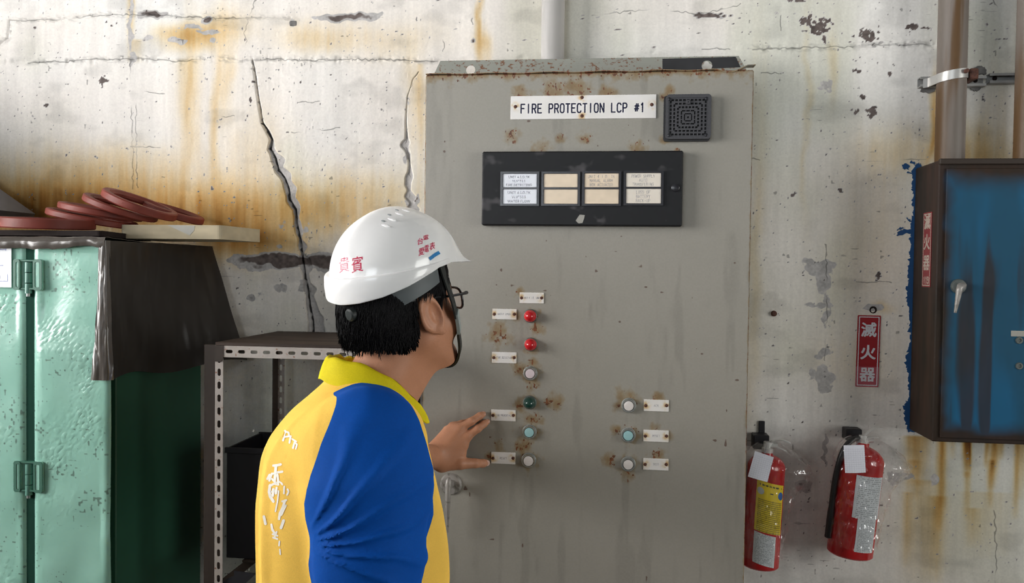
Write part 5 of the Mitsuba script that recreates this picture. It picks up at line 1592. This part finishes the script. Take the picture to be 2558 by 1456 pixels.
sm = surface(shirt, (-.80, 1.08, .83), (-.10, 1.98, 1.44), .0048, slack=1.5)
tv = to_torso(sm.vertices)
pr = lambda pts: [survey_r(u, v, r) for u, v, r in pts]  # noqa: E731
seam_back = pr([(842, 950, .07), (830, 990, .08), (812, 1040, .10), (795, 1085, .12), (786, 1118, .135), (772, 1165, .15), (763, 1205, .16), (758, 1245, .165), (761, 1285, .165), (770, 1322, .165), (790, 1362, .165), (798, 1380, .165)])
seam_front = [(.10, 1.00), (.095, 1.20), (.088, 1.25), (.078, 1.30), (.062, 1.352), (.045, 1.392)]
garment = Polygon(list(seam_back) + [(-.105, 1.13), (-.11, 1.00)] + seam_front + [(.0, 1.45)])
pts = shapely.points(tv[:, 0], tv[:, 2])
sd = shapely.distance(shapely.boundary(garment), pts) * np.where(shapely.contains(garment, pts), 1, -1)
low = torso_cloth(tv) - np.minimum(sleeve_r(tv), sleeve_l(tv))
sd = np.where(tv[:, 2] > 1.33, np.where(tv[:, 1] > 0, np.minimum(sd, tv[:, 1] - .035 - .043 * np.clip((tv[:, 2] - 1.33) / .05, 0, 1)), sd), sd)
bl_ = np.clip((tv[:, 2] - 1.135) / .05, 0, 1)
sd = np.where(tv[:, 1] > 0, np.minimum(sd, np.abs(tv[:, 1]) - .035), torso_cloth(tv) - sleeve_l(tv) - .006)
sd = low * (1 - bl_) + sd * bl_
sleeves, yellow = split(sm, sd)
sl_r, sl_l = split(sleeves, to_torso(sleeves.vertices)[:, 1])


def knit(c):
    def fn(p, n, uv):
        g = noise(p.x * 900, p.y * 900, p.z * 900)
        return C3(*c) * (.93 + .14 * g) * (.95 + .1 * fbm(p.x * 12, p.y * 12, p.z * 12, 2))
    return fn


mat('knit_yellow', knit((.84, .52, .085)), .75, .2, sheen=.3)
mat('knit_blue', knit((.002, .070, .36)), .75, .12, sheen=.05)
mat('rib_yellow', knit((.66, .55, .006)), .75, .2, sheen=.2)
mat('print_white', (.80, .76, .66), .6, .3)
put('person__shirt', yellow, 'knit_yellow', smooth=True, label='yellow polo shirt body with white printing on the back')
put('person__shirt__sleeve', sl_r, 'knit_blue', smooth=True, label='blue raglan sleeve facing the viewer')
put('person__shirt__sleeve_001', sl_l, 'knit_blue', smooth=True, label='blue raglan sleeve of the reaching arm')
# ribbed collar, folded over
th = np.linspace(0.12, 2 * np.pi - .12, 90)
rows = []
for w_, (ox, dz) in enumerate(((-.002, -.030), (-.001, -.012), (.001, -.002), (.005, .002), (.010, -.002), (.015, -.012), (.0195, -.024), (.0225, -.036))):
    fr = np.clip((np.cos(th) - .55) / .45, 0, 1)
    fo = .009 + (.076 + ox) * np.cos(th)
    ro = (.064 + ox * .95) * np.sin(th)
    zo = 1.396 - .044 * np.cos(th) + .022 * np.sin(th) ** 2 + dz * (1.0 + .25 * np.sin(th) ** 2 - .35 * fr) - .010 * fr * (w_ / 7) + .0015 * np.sin(th * 9 + w_)
    zo += -.007 * np.exp(-((th - 4.05) / .10) ** 2) * (w_ in (2, 3, 4))
    rows.append(np.stack([body_at(a_, b_, c_) for a_, b_, c_ in zip(fo, ro, zo)]))
put('person__shirt__collar', thick_sheet(np.array(rows), .0028), 'rib_yellow', smooth=60, label='bright yellow folded collar')


def trace(fn, origins, direction, n=60):
    t = np.zeros(len(origins))
    for _ in range(n):
        t += np.clip(fn(origins + t[:, None] * direction), -.02, .02) * .75
    return origins + t[:, None] * direction


# white printing on the back: brush strokes laid on the cloth
EDGE = [(742, 1078), (712, 1075)]
STR = [([(713, 1077), (708, 1100)], 5), ([(713, 1078), (722, 1081), (723, 1090), (712, 1092)], 4), ([(727, 1090), (724, 1106)], 4.5), ([(731, 1097), (741, 1103)], 3.5), ([(737, 1105), (733, 1119)], 4.5), ([(737, 1105), (743, 1110), (740, 1121)], 3.5),
       ([(684, 1163), (694, 1162), (702, 1160)], 5.5), ([(690, 1166), (687, 1200)], 6), ([(680, 1184), (694, 1180), (706, 1178)], 5), ([(674, 1186), (669, 1196)], 5), ([(680, 1183), (674, 1200)], 5), ([(694, 1186), (696, 1203)], 5), ([(680, 1196), (690, 1206), (700, 1204)], 4.5),
       ([(676, 1212), (673, 1228), (676, 1240), (684, 1252)], 6.5), ([(674, 1214), (686, 1208), (696, 1210)], 5), ([(684, 1222), (682, 1238)], 6), ([(692, 1218), (690, 1232)], 5), ([(680, 1228), (692, 1225)], 4.5), ([(703, 1206), (706, 1210)], 4), ([(697, 1226), (694, 1252), (689, 1277)], 3.6),
       ([(711, 1215), (710, 1232)], 4), ([(719, 1222), (722, 1228), (718, 1236)], 4), ([(706, 1252), (716, 1249)], 4.5), ([(713, 1250), (707, 1268), (700, 1282), (698, 1296)], 5.5), ([(715, 1262), (704, 1286)], 4), ([(709, 1300), (703, 1318)], 6.5),
       ([(660, 1290), (664, 1308)], 6), ([(679, 1310), (681, 1322), (686, 1330)], 5), ([(682, 1334), (694, 1338)], 4), ([(692, 1328), (686, 1344)], 4), ([(683, 1342), (694, 1346)], 4), ([(699, 1352), (698, 1362)], 4), ([(700, 1372), (701, 1384)], 3.5)]
shirt_w = lambda p: shirt(p)  # noqa: E731
prs = []
for i, (ln_, wd) in enumerate(STR):
    g = LineString(ln_).buffer(wd / 2 * 1.15, quad_segs=3).segmentize(2.5)
    for pg in polys(g):
        v2, f2 = trimesh.creation.triangulate_polygon(pg, engine='earcut')
        m2 = tm(np.column_stack([v2, np.zeros(len(v2))]), f2)
        m2 = m2.subdivide_to_size(5.0, max_iter=4) if False else m2
        ray = np.array([FWD + RIGHT * (u - 1279) / FOCAL - UP * (v - 728) / FOCAL for u, v in m2.vertices[:, :2]])
        ray /= np.linalg.norm(ray, axis=1, keepdims=True)
        t = np.full(len(ray), 1.15)
        ok = np.ones(len(ray), bool)
        for _ in range(70):
            t += np.clip(shirt(EYE + ray * t[:, None]) * .7, -.02, .02)
        P = EYE + ray * t[:, None]
        if np.abs(shirt(P)).max() > .004:
            continue
        e = .003
        gr = np.stack([shirt(P + e * np.eye(3)[k_]) - shirt(P - e * np.eye(3)[k_]) for k_ in range(3)], 1)
        gr /= np.linalg.norm(gr, axis=1, keepdims=True) + 1e-9
        mm = tm(P + gr * .0007, m2.faces)
        if (mm.face_normals * gr[m2.faces[:, 0]]).sum() < 0:
            mm.invert()
        prs.append(mm)
for i, mm in enumerate(prs):
    put(num('person__shirt__print'), mm, 'print_white', smooth=False)

# trousers and shoes, below the picture
def trousers(p):
    d = ell(to_torso(p), (-.015, 0, .90), (.125, .170, .11))
    for sgn in (-1, 1):
        d = smin(d, cone(p, body_at(-.01, .088 * sgn, .90), body_at(.012, .102 * sgn, .50), .098, .078), .04)
        d = smin(d, cone(p, body_at(.012, .102 * sgn, .50), body_at(-.02, .112 * sgn, .07), .078, .066), .03)
    t = to_torso(p)
    return np.maximum(np.maximum(d, t[:, 2] - .97), .045 - t[:, 2])


def shoes(p):
    d = np.full(len(p), 9.0)
    for sgn in (-1, 1):
        e = cone(p, body_at(-.045, .112 * sgn, .042), body_at(.175, .130 * sgn, .036), .042, .034)
        e = smin(e, cone(p, body_at(-.02, .112 * sgn, .05), body_at(-.02, .112 * sgn, .11), .045, .046), .03)
        d = np.minimum(d, e)
    return np.maximum(np.maximum(d, .002 - p[:, 2]), p[:, 2] - .115)


mat('trouser_cloth', (.035, .038, .05), .8, .2)
mat('shoe_leather', (.02, .018, .016), .45, .4)
put('person__trousers', surface(trousers, (-.75, 1.15, .02), (-.15, 1.80, 1.02), .015, slack=1.7), 'trouser_cloth', smooth=True)
put('person__shoes', surface(shoes, (-.75, 1.15, -.02), (-.12, 1.80, .14), .009, slack=1.7), 'shoe_leather', smooth=40)

# --- hair -----------------------------------------------------------
HAIRLINE = Polygon([(-.14, -.014), (-.105, -.027), (-.085, -.034), (-.06, -.042), (-.048, -.040), (-.041, -.032), (-.037, -.020), (-.037, .012), (-.030, .040), (.006, .036), (.013, .012), (.016, -.008), (.022, -.018), (.027, -.006), (.032, .016), (.046, .030), (.060, .045), (.074, .07), (.085, .09), (.085, .16), (-.14, .16)])


def hair_base(p):
    q = to_head(p)
    d, _ = skull(q)
    d = smin(d, cone(p, NECK0, NECK1, .056, .062), .03)
    d = smin(d, ell(q, (-.063, 0, -.010), (.050, .064, .052)), .03)
    return d, q


def hair(p):
    d, q = hair_base(p)
    pts = shapely.points(q[:, 0], q[:, 2])
    jag = .006 * (meshkit.noise(np.stack([q[:, 0] * 160, q[:, 1] * 160, q[:, 2] * 18], 1), 7) - .5)
    s_ = shapely.distance(shapely.boundary(HAIRLINE), pts) * np.where(shapely.contains(HAIRLINE, pts), 1, -1) + jag
    strand = .0035 * (meshkit.fbm(np.stack([q[:, 0] * 190, q[:, 1] * 190, q[:, 2] * 22], 1), 2, 3) - .5)
    off = np.clip(s_ / np.where(q[:, 0] < -.03, .030, .014), -.35, 1)
    return d - .0140 * off - strand * np.clip(off, 0, 1)


hm = surface(hair, H0 - .16, H0 + [.16, .16, .11], .0034, slack=2.0, newton=1)
_, hq = hair_base(hm.vertices)
pts = shapely.points(hq[:, 0], hq[:, 2])
hs = shapely.distance(shapely.boundary(HAIRLINE), pts) * np.where(shapely.contains(HAIRLINE, pts), 1, -1)
hm, _ = split(hm, hs + .004)
g = np.random.default_rng(5)
org, way, kind_ = [], [], []
for i in range(620):                                     # along the hairline
    q = HAIRLINE.exterior.interpolate(g.uniform(0, 1), normalized=True)
    side = 1 if g.uniform() < .75 else -1
    f_, u_ = q.x + g.normal(0, .004), q.y + .010 + g.normal(0, .004)
    if q.y <= .06 and q.x >= -.11 and not (-.05 < q.x < .034 and q.y < .058):
        org.append(head_at(f_, .16 * side, u_))
        way.append(-HR * side)
        kind_.append(0 if f_ <= .01 else 1)
for i in range(1300):                                     # along the nape
    b_ = g.uniform(-1.25, 1.25)
    o = head_at(-.03 - .12 * math.cos(b_), .12 * math.sin(b_), -.020 + g.normal(0, .008) + .006 * abs(b_))
    d_ = head_at(-.02, 0, -.045) - o
    org.append(o)
    way.append(d_ / np.linalg.norm(d_))
    kind_.append(2)
org, way = np.array(org), np.array(way)
t = np.zeros(len(org))
for _ in range(40):
    t += np.clip(hair_base(org + t[:, None] * way)[0] - np.where(np.array(kind_) == 2, .0125, .008), -.02, .02) * .8
P = org + t[:, None] * way
dd, qq = hair_base(P)
strands = []
for p_, e_, q_, k_ in zip(P, np.abs(dd - np.where(np.array(kind_) == 2, .0125, .008)), qq, kind_):
    dn = np.array([-.03, 0, -1.0]) + g.normal(0, .2, 3) * [1, 1, .2] + HF * (-.12, .25, .10)[k_]
    dn /= np.linalg.norm(dn)
    L = g.uniform(.008, .016) if k_ == 2 else g.uniform(.012, .024)
    if e_ < .004 and not (k_ == 2 and q_[0] > -.03):
        strands.append(tube(np.array([p_ + [0, 0, .006 * (k_ == 2)], p_ + dn * L * .55, p_ + dn * L + np.array([0, 0, -.002])]), [.0012, .0009, .0001], 3, cap=False))
# strands combed down all over the back and the sides
fc_ = hm.vertices[hm.faces].mean(1)
fq = to_head(fc_)
ok = (fq[:, 2] < .075) & (fq[:, 0] < .02) & (((fc_ - EYE) * hm.face_normals).sum(1) < .3)
ok &= ~((fq[:, 0] > -.042) & (fq[:, 0] < .030) & (fq[:, 2] < .056))
pick = g.choice(np.nonzero(ok)[0], 4200)
P0 = fc_[pick] + hm.face_normals[pick] * .0004
Ls = np.minimum(g.uniform(.016, .036, len(P0)), np.maximum(.006, fq[pick, 2] + .030 + g.normal(0, .004, len(P0))))
sway = g.normal(0, .16, (len(P0), 3)) * [1, 1, 0]
pathp, cur = [P0], P0.copy()
for s_ in range(3):
    cur = cur + (np.array([0, 0, -1.0]) + sway - HF * .10) * (Ls / 3)[:, None]
    lim = hair_base(cur)[0] - .0150
    e = .002
    gr = np.stack([hair_base(cur + e * np.eye(3)[k_])[0] - hair_base(cur - e * np.eye(3)[k_])[0] for k_ in range(3)], 1) / (2 * e)
    cur = cur - gr * np.clip(lim, -.01, .004)[:, None]
    pathp.append(cur)
pathp = np.stack(pathp, 1)
strands += [tube(q_, [.0005, .0009, .0008, .0001], 3, cap=False) for q_ in pathp]
mat('hair_black', lambda p, n, uv: C3(.0045, .0042, .005) * (.6 + .9 * noise(p.x * 500, p.y * 500, p.z * 60)), .55, .12)
put('person__hair', cat(hm, *strands), 'hair_black', smooth=True, label='short black hair with a ragged nape')

# --- hard hat -------------------------------------------------------
_hp = math.radians(13.5)
TFH = np.array([math.cos(_hp) * math.cos(_az), math.cos(_hp) * math.sin(_az), math.sin(_hp)])
THU = np.cross(HR, TFH)
HA, HB, APEX = .127, .108, .189


def hat_rim(th_):
    """Height of the lower edge round the hat (0 = front)."""
    a_ = np.abs((th_ + np.pi) % (2 * np.pi) - np.pi)
    return np.interp(a_, np.radians([0, 20, 40, 60, 75, 90, 105, 120, 140, 160, 180]), [.058, .062, .070, .080, .086, .086, .078, .068, .058, .052, .050])


def hat_pt(th_, t, grow=0.0):
    th_, t = np.broadcast_arrays(np.asarray(th_, float), np.asarray(t, float))
    a_ = np.abs((th_ + np.pi) % (2 * np.pi) - np.pi)
    ue = hat_rim(th_)
    rho = (1 - np.clip(t, 0, 1) ** 2.25) ** (1 / 2.05)
    beak = np.clip(np.cos(np.clip(a_ / math.radians(62), 0, 1) * np.pi / 2), 0, 1) ** .8
    fl_ = beak * (.027 * np.exp(-t / .085) + .006 * np.exp(-t / .3))
    rad = grow + fl_
    crest = .004 * np.exp(-((np.sin(th_) * rho * HB) / .022) ** 2) * np.clip((t - .35) / .3, 0, 1)
    f_, r_ = (HA * rho + rad) * np.cos(th_) - .004, (HB * rho + rad) * np.sin(th_)
    u_ = ue + (APEX - ue) * t + crest + grow * (1 - rho) * .8
    return H0 + f_[..., None] * TFH + r_[..., None] * HR + u_[..., None] * THU


NT, NL = 200, 70
th_, tt_ = np.meshgrid(np.linspace(0, 2 * np.pi, NT, endpoint=False), np.concatenate([np.linspace(0, .12, 14)[:-1], np.linspace(.12, .9, 34)[:-1], 1 - np.geomspace(.1, .0006, 23)]), indexing='ij')
NL = tt_.shape[1]


def hat_shell():
    out_, in_ = hat_pt(th_, tt_), hat_pt(th_, np.clip(tt_, 0, 1), -.0035)
    i_ = np.arange(NT * NL).reshape(NT, NL)
    j_ = np.roll(i_, -1, 0)
    q_ = np.stack([i_[:, :-1], j_[:, :-1], j_[:, 1:], i_[:, 1:]], -1).reshape(-1, 4)
    top_ = np.stack([i_[:, -1], j_[:, -1]], 1)
    V_ = np.vstack([out_.reshape(-1, 3), in_.reshape(-1, 3), hat_pt(0, 1.0)[None], hat_pt(0, 1.0, -.0035)[None]])
    n_ = NT * NL
    F_ = np.vstack([q_[:, [0, 1, 2]], q_[:, [0, 2, 3]], (q_ + n_)[:, [0, 2, 1]], (q_ + n_)[:, [0, 3, 2]]])
    rim_ = np.stack([i_[:, 0], i_[:, 0] + n_, j_[:, 0] + n_, j_[:, 0]], 1)
    cap_ = np.column_stack([top_, np.full(NT, 2 * n_)])
    return tm(V_, np.vstack([F_, rim_[:, [0, 1, 2]], rim_[:, [0, 2, 3]], cap_, np.column_stack([top_[:, ::-1] + n_, np.full(NT, 2 * n_ + 1)])]))


mat('hat_white', (.80, .80, .80), .16, .5, clearcoat=.5, clearcoat_gloss=.97)
note('hard_hat', 'glossy white hard hat with red handwriting worn by the person', 'hard hat')
put('hard_hat__shell', hat_shell(), 'hat_white', smooth=50)
# raised band round the back, running out at the temples
bt = np.radians(np.linspace(72, 288, 150))
fade = np.clip((np.degrees(bt) - 72) / 40, 0, 1) * np.clip((288 - np.degrees(bt)) / 40, 0, 1)
fade = fade * fade * (3 - 2 * fade)
fade = .25 + .75 * fade
endf = np.clip((np.degrees(bt) - 72) / 6, 0, 1) * np.clip((288 - np.degrees(bt)) / 6, 0, 1)
ub = np.maximum(.0935, hat_rim(bt) + .003)
prof = []
for k_, gq in ((0, -.003), (0, .0075), (.04, .0095), (.5, .0098), (.93, .0092), (1.0, .0078), (1.01, .0050), (1.0, -.002)):
    uq = hat_rim(bt) - .0015 + (ub - hat_rim(bt) + .0015) * k_
    prof.append(hat_pt(bt, np.clip((uq - hat_rim(bt)) / (APEX - hat_rim(bt)), 0, 1), gq * (fade if gq > 0 else 1) * endf - .0004) + (np.minimum(uq - hat_rim(bt), 0))[:, None] * THU)
put('hard_hat__band', grid_mesh(np.array(prof)[::-1]), 'hat_white', smooth=35, label='raised white band round the lower edge')


_hg = np.meshgrid(np.linspace(0, 2 * np.pi, 721), np.linspace(0, 1, 401), indexing='ij')
_hP = hat_pt(*_hg)
_dv = np.cross(np.gradient(_hP, axis=0), np.gradient(_hP, axis=1))
_vis = ((_hP - EYE) * _dv).sum(-1) < 0
if _vis[360, 100] == ((hat_pt(0, .3) - EYE) @ (hat_pt(0, .3) - H0) < 0):
    pass


def project(P):
    q = P - EYE
    w_ = q @ FWD
    return 1279 + FOCAL * (q @ RIGHT) / w_, 728 - FOCAL * (q @ UP) / w_


_hu, _hv = project(_hP)
_near = ((_hP - H0) @ (EYE - H0) > 0) & (((_hP - EYE) ** 2).sum(-1) < ((H0 - EYE) ** 2).sum() + .01)


def hat_at(u, v):
    d = np.where(_near, (_hu - u) ** 2 + (_hv - v) ** 2, 1e12)
    k_ = np.unravel_index(np.argmin(d), d.shape)
    return np.array([_hg[0][k_], _hg[1][k_]])


def hat_decal(key, shape, u, v, m, label=None, lift=.0005):
    """A flat drawing (survey units about (u, v)) laid on the shell."""
    b0 = hat_at(u, v)
    J = np.stack([(hat_at(u + 14, v) - hat_at(u - 14, v)) / 28, (hat_at(u, v + 14) - hat_at(u, v - 14)) / 28], 1)
    ms = []
    for pg in polys(shape):
        v2, f2 = trimesh.creation.triangulate_polygon(pg.segmentize(6), engine='earcut')
        tq_ = b0[:, None] + J @ v2.T
        P = hat_pt(tq_[0], tq_[1], lift)
        mm = tm(P, f2)
        if (mm.face_normals * (P[f2[:, 0]] - H0)).sum() < 0:
            mm.invert()
        ms.append(mm)
    put(key, cat(*ms), m, label=label)


mat('ink_red', (.46, .012, .06), .4, .4)
mat('ink_pink', (.56, .10, .16), .4, .4)
mat('tape_blue', (.02, .20, .48), .35, .4)
mat('vent_dark', (.22, .24, .25), .6, .3)


def hand_glyph(ch, w_, h_, skew=-.18):
    g = glyph(ch, 1.0)
    x0_, y0_, x1_, y1_ = g.bounds
    g = affinity.translate(g, -(x0_ + x1_) / 2, -(y0_ + y1_) / 2)
    g = affinity.scale(g, w_ / (x1_ - x0_), -h_ / (y1_ - y0_), origin=(0, 0))
    return affinity.affine_transform(g, [1, 0, skew, 1, 0, 0])


hat_decal('hard_hat__character', hand_glyph('貴', 24, 38), 859, 661, 'ink_pink', 'red handwritten character at the back')
hat_decal('hard_hat__character_001', hand_glyph('賓', 28, 40), 892, 660, 'ink_red', 'red handwritten character, second from the back')
for i, (ch, u, v, w_, h_, m) in enumerate((('台', 1050, 602, 14, 16, 'ink_pink'), ('電', 1064, 593, 13, 12, 'ink_red'), ('愛', 1053, 628, 14, 19, 'ink_red'), ('電', 1066, 621, 11, 18, 'ink_red'), ('表', 1080, 614, 13, 18, 'ink_red'))):
    hat_decal(f'hard_hat__character_{i + 2:03d}', hand_glyph(ch, w_, h_, -.3), u, v, m)
hat_decal('hard_hat__blue_tape', LineString([(-12, 8), (12, -8)]).buffer(4.2, cap_style=2), 1085, 637, 'tape_blue', 'short blue stripe', .0012)
# vents near the crown: raised lips and dark slots
for i, (u, v) in enumerate(((957, 552), (972, 536.5), (991, 524.5))):
    c_ = hat_at(u, v)
    P = hat_pt(*c_)
    nrm = (P - H0) / np.linalg.norm(P - H0)
    ax = hat_pt(*hat_at(u + 8, v + 3)) - hat_pt(*hat_at(u - 8, v - 3))
    ax -= nrm * (ax @ nrm)
    ax /= np.linalg.norm(ax)
    bx_ = np.cross(nrm, ax)
    m = trimesh.creation.icosphere(3, 1.0)
    m.vertices = P + (m.vertices * [.0048, .0020, .0012]) @ np.stack([ax, bx_, nrm])
    put(num('hard_hat__vent'), m, 'vent_dark', smooth=True)
for i, (u, v) in enumerate(((962, 563), (978, 548), (996, 534), (1012, 526))):
    P = hat_pt(*hat_at(u, v))
    nrm = (P - H0) / np.linalg.norm(P - H0)
    ax = hat_pt(*hat_at(u + 14, v + 5)) - hat_pt(*hat_at(u - 14, v - 5))
    ax -= nrm * (ax @ nrm)
    ax /= np.linalg.norm(ax)
    bx_ = np.cross(nrm, ax)
    m = trimesh.creation.icosphere(3, 1.0)
    m.vertices = P - nrm * .0008 + (m.vertices * [.0110, .0030, .0026]) @ np.stack([ax, bx_, nrm])
    put(num('hard_hat__vent_lip'), m, 'hat_white', smooth=True)

# suspension: headband, grey side strap, ratchet knob
mat('strap_black', (.014, .018, .018), .5, .35)
mat('strap_grey', (.095, .11, .115), .5, .4)
mat('buckle_grey', (.22, .27, .27), .35, .5)


def hat_strip(a0, a1, u0, u1, ra, rb, m, key, **k):
    A, B = np.meshgrid(np.radians(np.linspace(a0, a1, 60)), np.linspace(0, 1, 6), indexing='ij')
    uu = np.interp(A, np.radians([min(a0, a1), max(a0, a1)]), [u0[0], u0[1]]) * (1 - B) + np.interp(A, np.radians([min(a0, a1), max(a0, a1)]), [u1[0], u1[1]]) * B
    P = H0 + (ra * np.cos(A) - .006)[..., None] * TFH + (rb * np.sin(A))[..., None] * HR + uu[..., None] * THU
    put(key, thick_sheet(P, .002), m, smooth=40, **k)


hat_strip(112, 248, (.036, .036), (.080, .080), .113, .095, 'strap_black', 'hard_hat__headband', label='black headband below the shell')
hat_strip(84, 134, (.056, .028), (.11, .075), .110, .098, 'strap_grey', 'hard_hat__side_strap', label='dark grey strap inside the shell')
kb = H0 + (-.127) * TFH + .012 * HR + .030 * THU
put('hard_hat__ratchet_knob', lathe([(0, .008), (.008, .008), (.011, .006), (.012, 0), (.012, -.004)], kb, -TFH, n=20), 'strap_black', smooth=30)


def ribbon(pts_, width, th0, key, m, spread=None, **k):
    from scipy.interpolate import CubicSpline
    pts_ = np.array([head_at(*a_) for a_ in pts_])
    t_ = np.linspace(0, 1, len(pts_))
    q = CubicSpline(t_, pts_)(np.linspace(0, 1, 40))
    tg = np.gradient(q, axis=0)
    tg /= np.linalg.norm(tg, axis=1, keepdims=True)
    outw = q - head_at(0, 0, -.02)
    side = np.cross(tg, outw)
    side /= np.linalg.norm(side, axis=1, keepdims=True)
    put(key, thick_sheet(np.stack([q + side * o for o in (-width / 2, 0, width / 2)], 1), th0), m, smooth=40, **k)


ribbon([(.026, .084, .095), (.034, .083, .055), (.045, .081, .018), (.054, .077, -.018)], .027, .003, 'hard_hat__chin_strap', 'strap_black', label='black chin strap in front of the ear')
ribbon([(.054, .079, -.010), (.060, .074, -.034), (.063, .070, -.050)], .024, .006, 'hard_hat__buckle', 'buckle_grey', label='grey plastic buckle on the strap')
ribbon([(.062, .070, -.046), (.069, .062, -.070), (.076, .052, -.092), (.084, .030, -.114), (.086, 0, -.122), (.084, -.030, -.114), (.072, -.058, -.085), (.050, -.082, -.02), (.03, -.088, .06), (.02, -.09, .095)], .022, .0045, 'hard_hat__chin_strap_001', 'strap_black')

# --- glasses --------------------------------------------------------
mat('frame_black', (.012, .012, .014), .25, .5)
scene['lens_glass'] = {'type': 'thindielectric', 'int_ior': 1.5}
note('eyeglasses', 'black framed glasses worn by the person under the hard hat', 'glasses')
for sgn in (1, -1):
    aa = np.linspace(0, 2 * np.pi, 44)
    loop = np.array([head_at(.108 - .012 * (abs(x_) / .06) ** 2 * 1.3, x_, y_) for x_, y_ in ((sgn * (.034 + .027 * np.sign(np.cos(t_)) * abs(np.cos(t_)) ** .7), .004 + .0195 * np.sign(np.sin(t_)) * abs(np.sin(t_)) ** .75) for t_ in aa)])
    put(num('eyeglasses__rim'), tube(loop, .0022, 8), 'frame_black', smooth=60)
    c_ = loop[:-1].mean(0)
    put(num('eyeglasses__lens'), tm(np.vstack([loop[:-1], c_]), [[i, (i + 1) % 43, 43] for i in range(43)]), 'lens_glass')
    arm = np.array([head_at(*a_) for a_ in ((.1015, sgn * .062, .014), (.096, sgn * .071, .016), (.075, sgn * .076, .018), (.040, sgn * .0795, .022), (.008, sgn * .0800, .028), (-.012, sgn * .0795, .024))])
    put(num('eyeglasses__temple'), tube(arm, [.0034, .0032, .0024, .0022, .0022, .0018], 8), 'frame_black', smooth=60)
put('eyeglasses__bridge', tube(np.array([head_at(.107, -.008, .010), head_at(.112, 0, .013), head_at(.107, .008, .010)]), .0020, 8), 'frame_black', smooth=60)
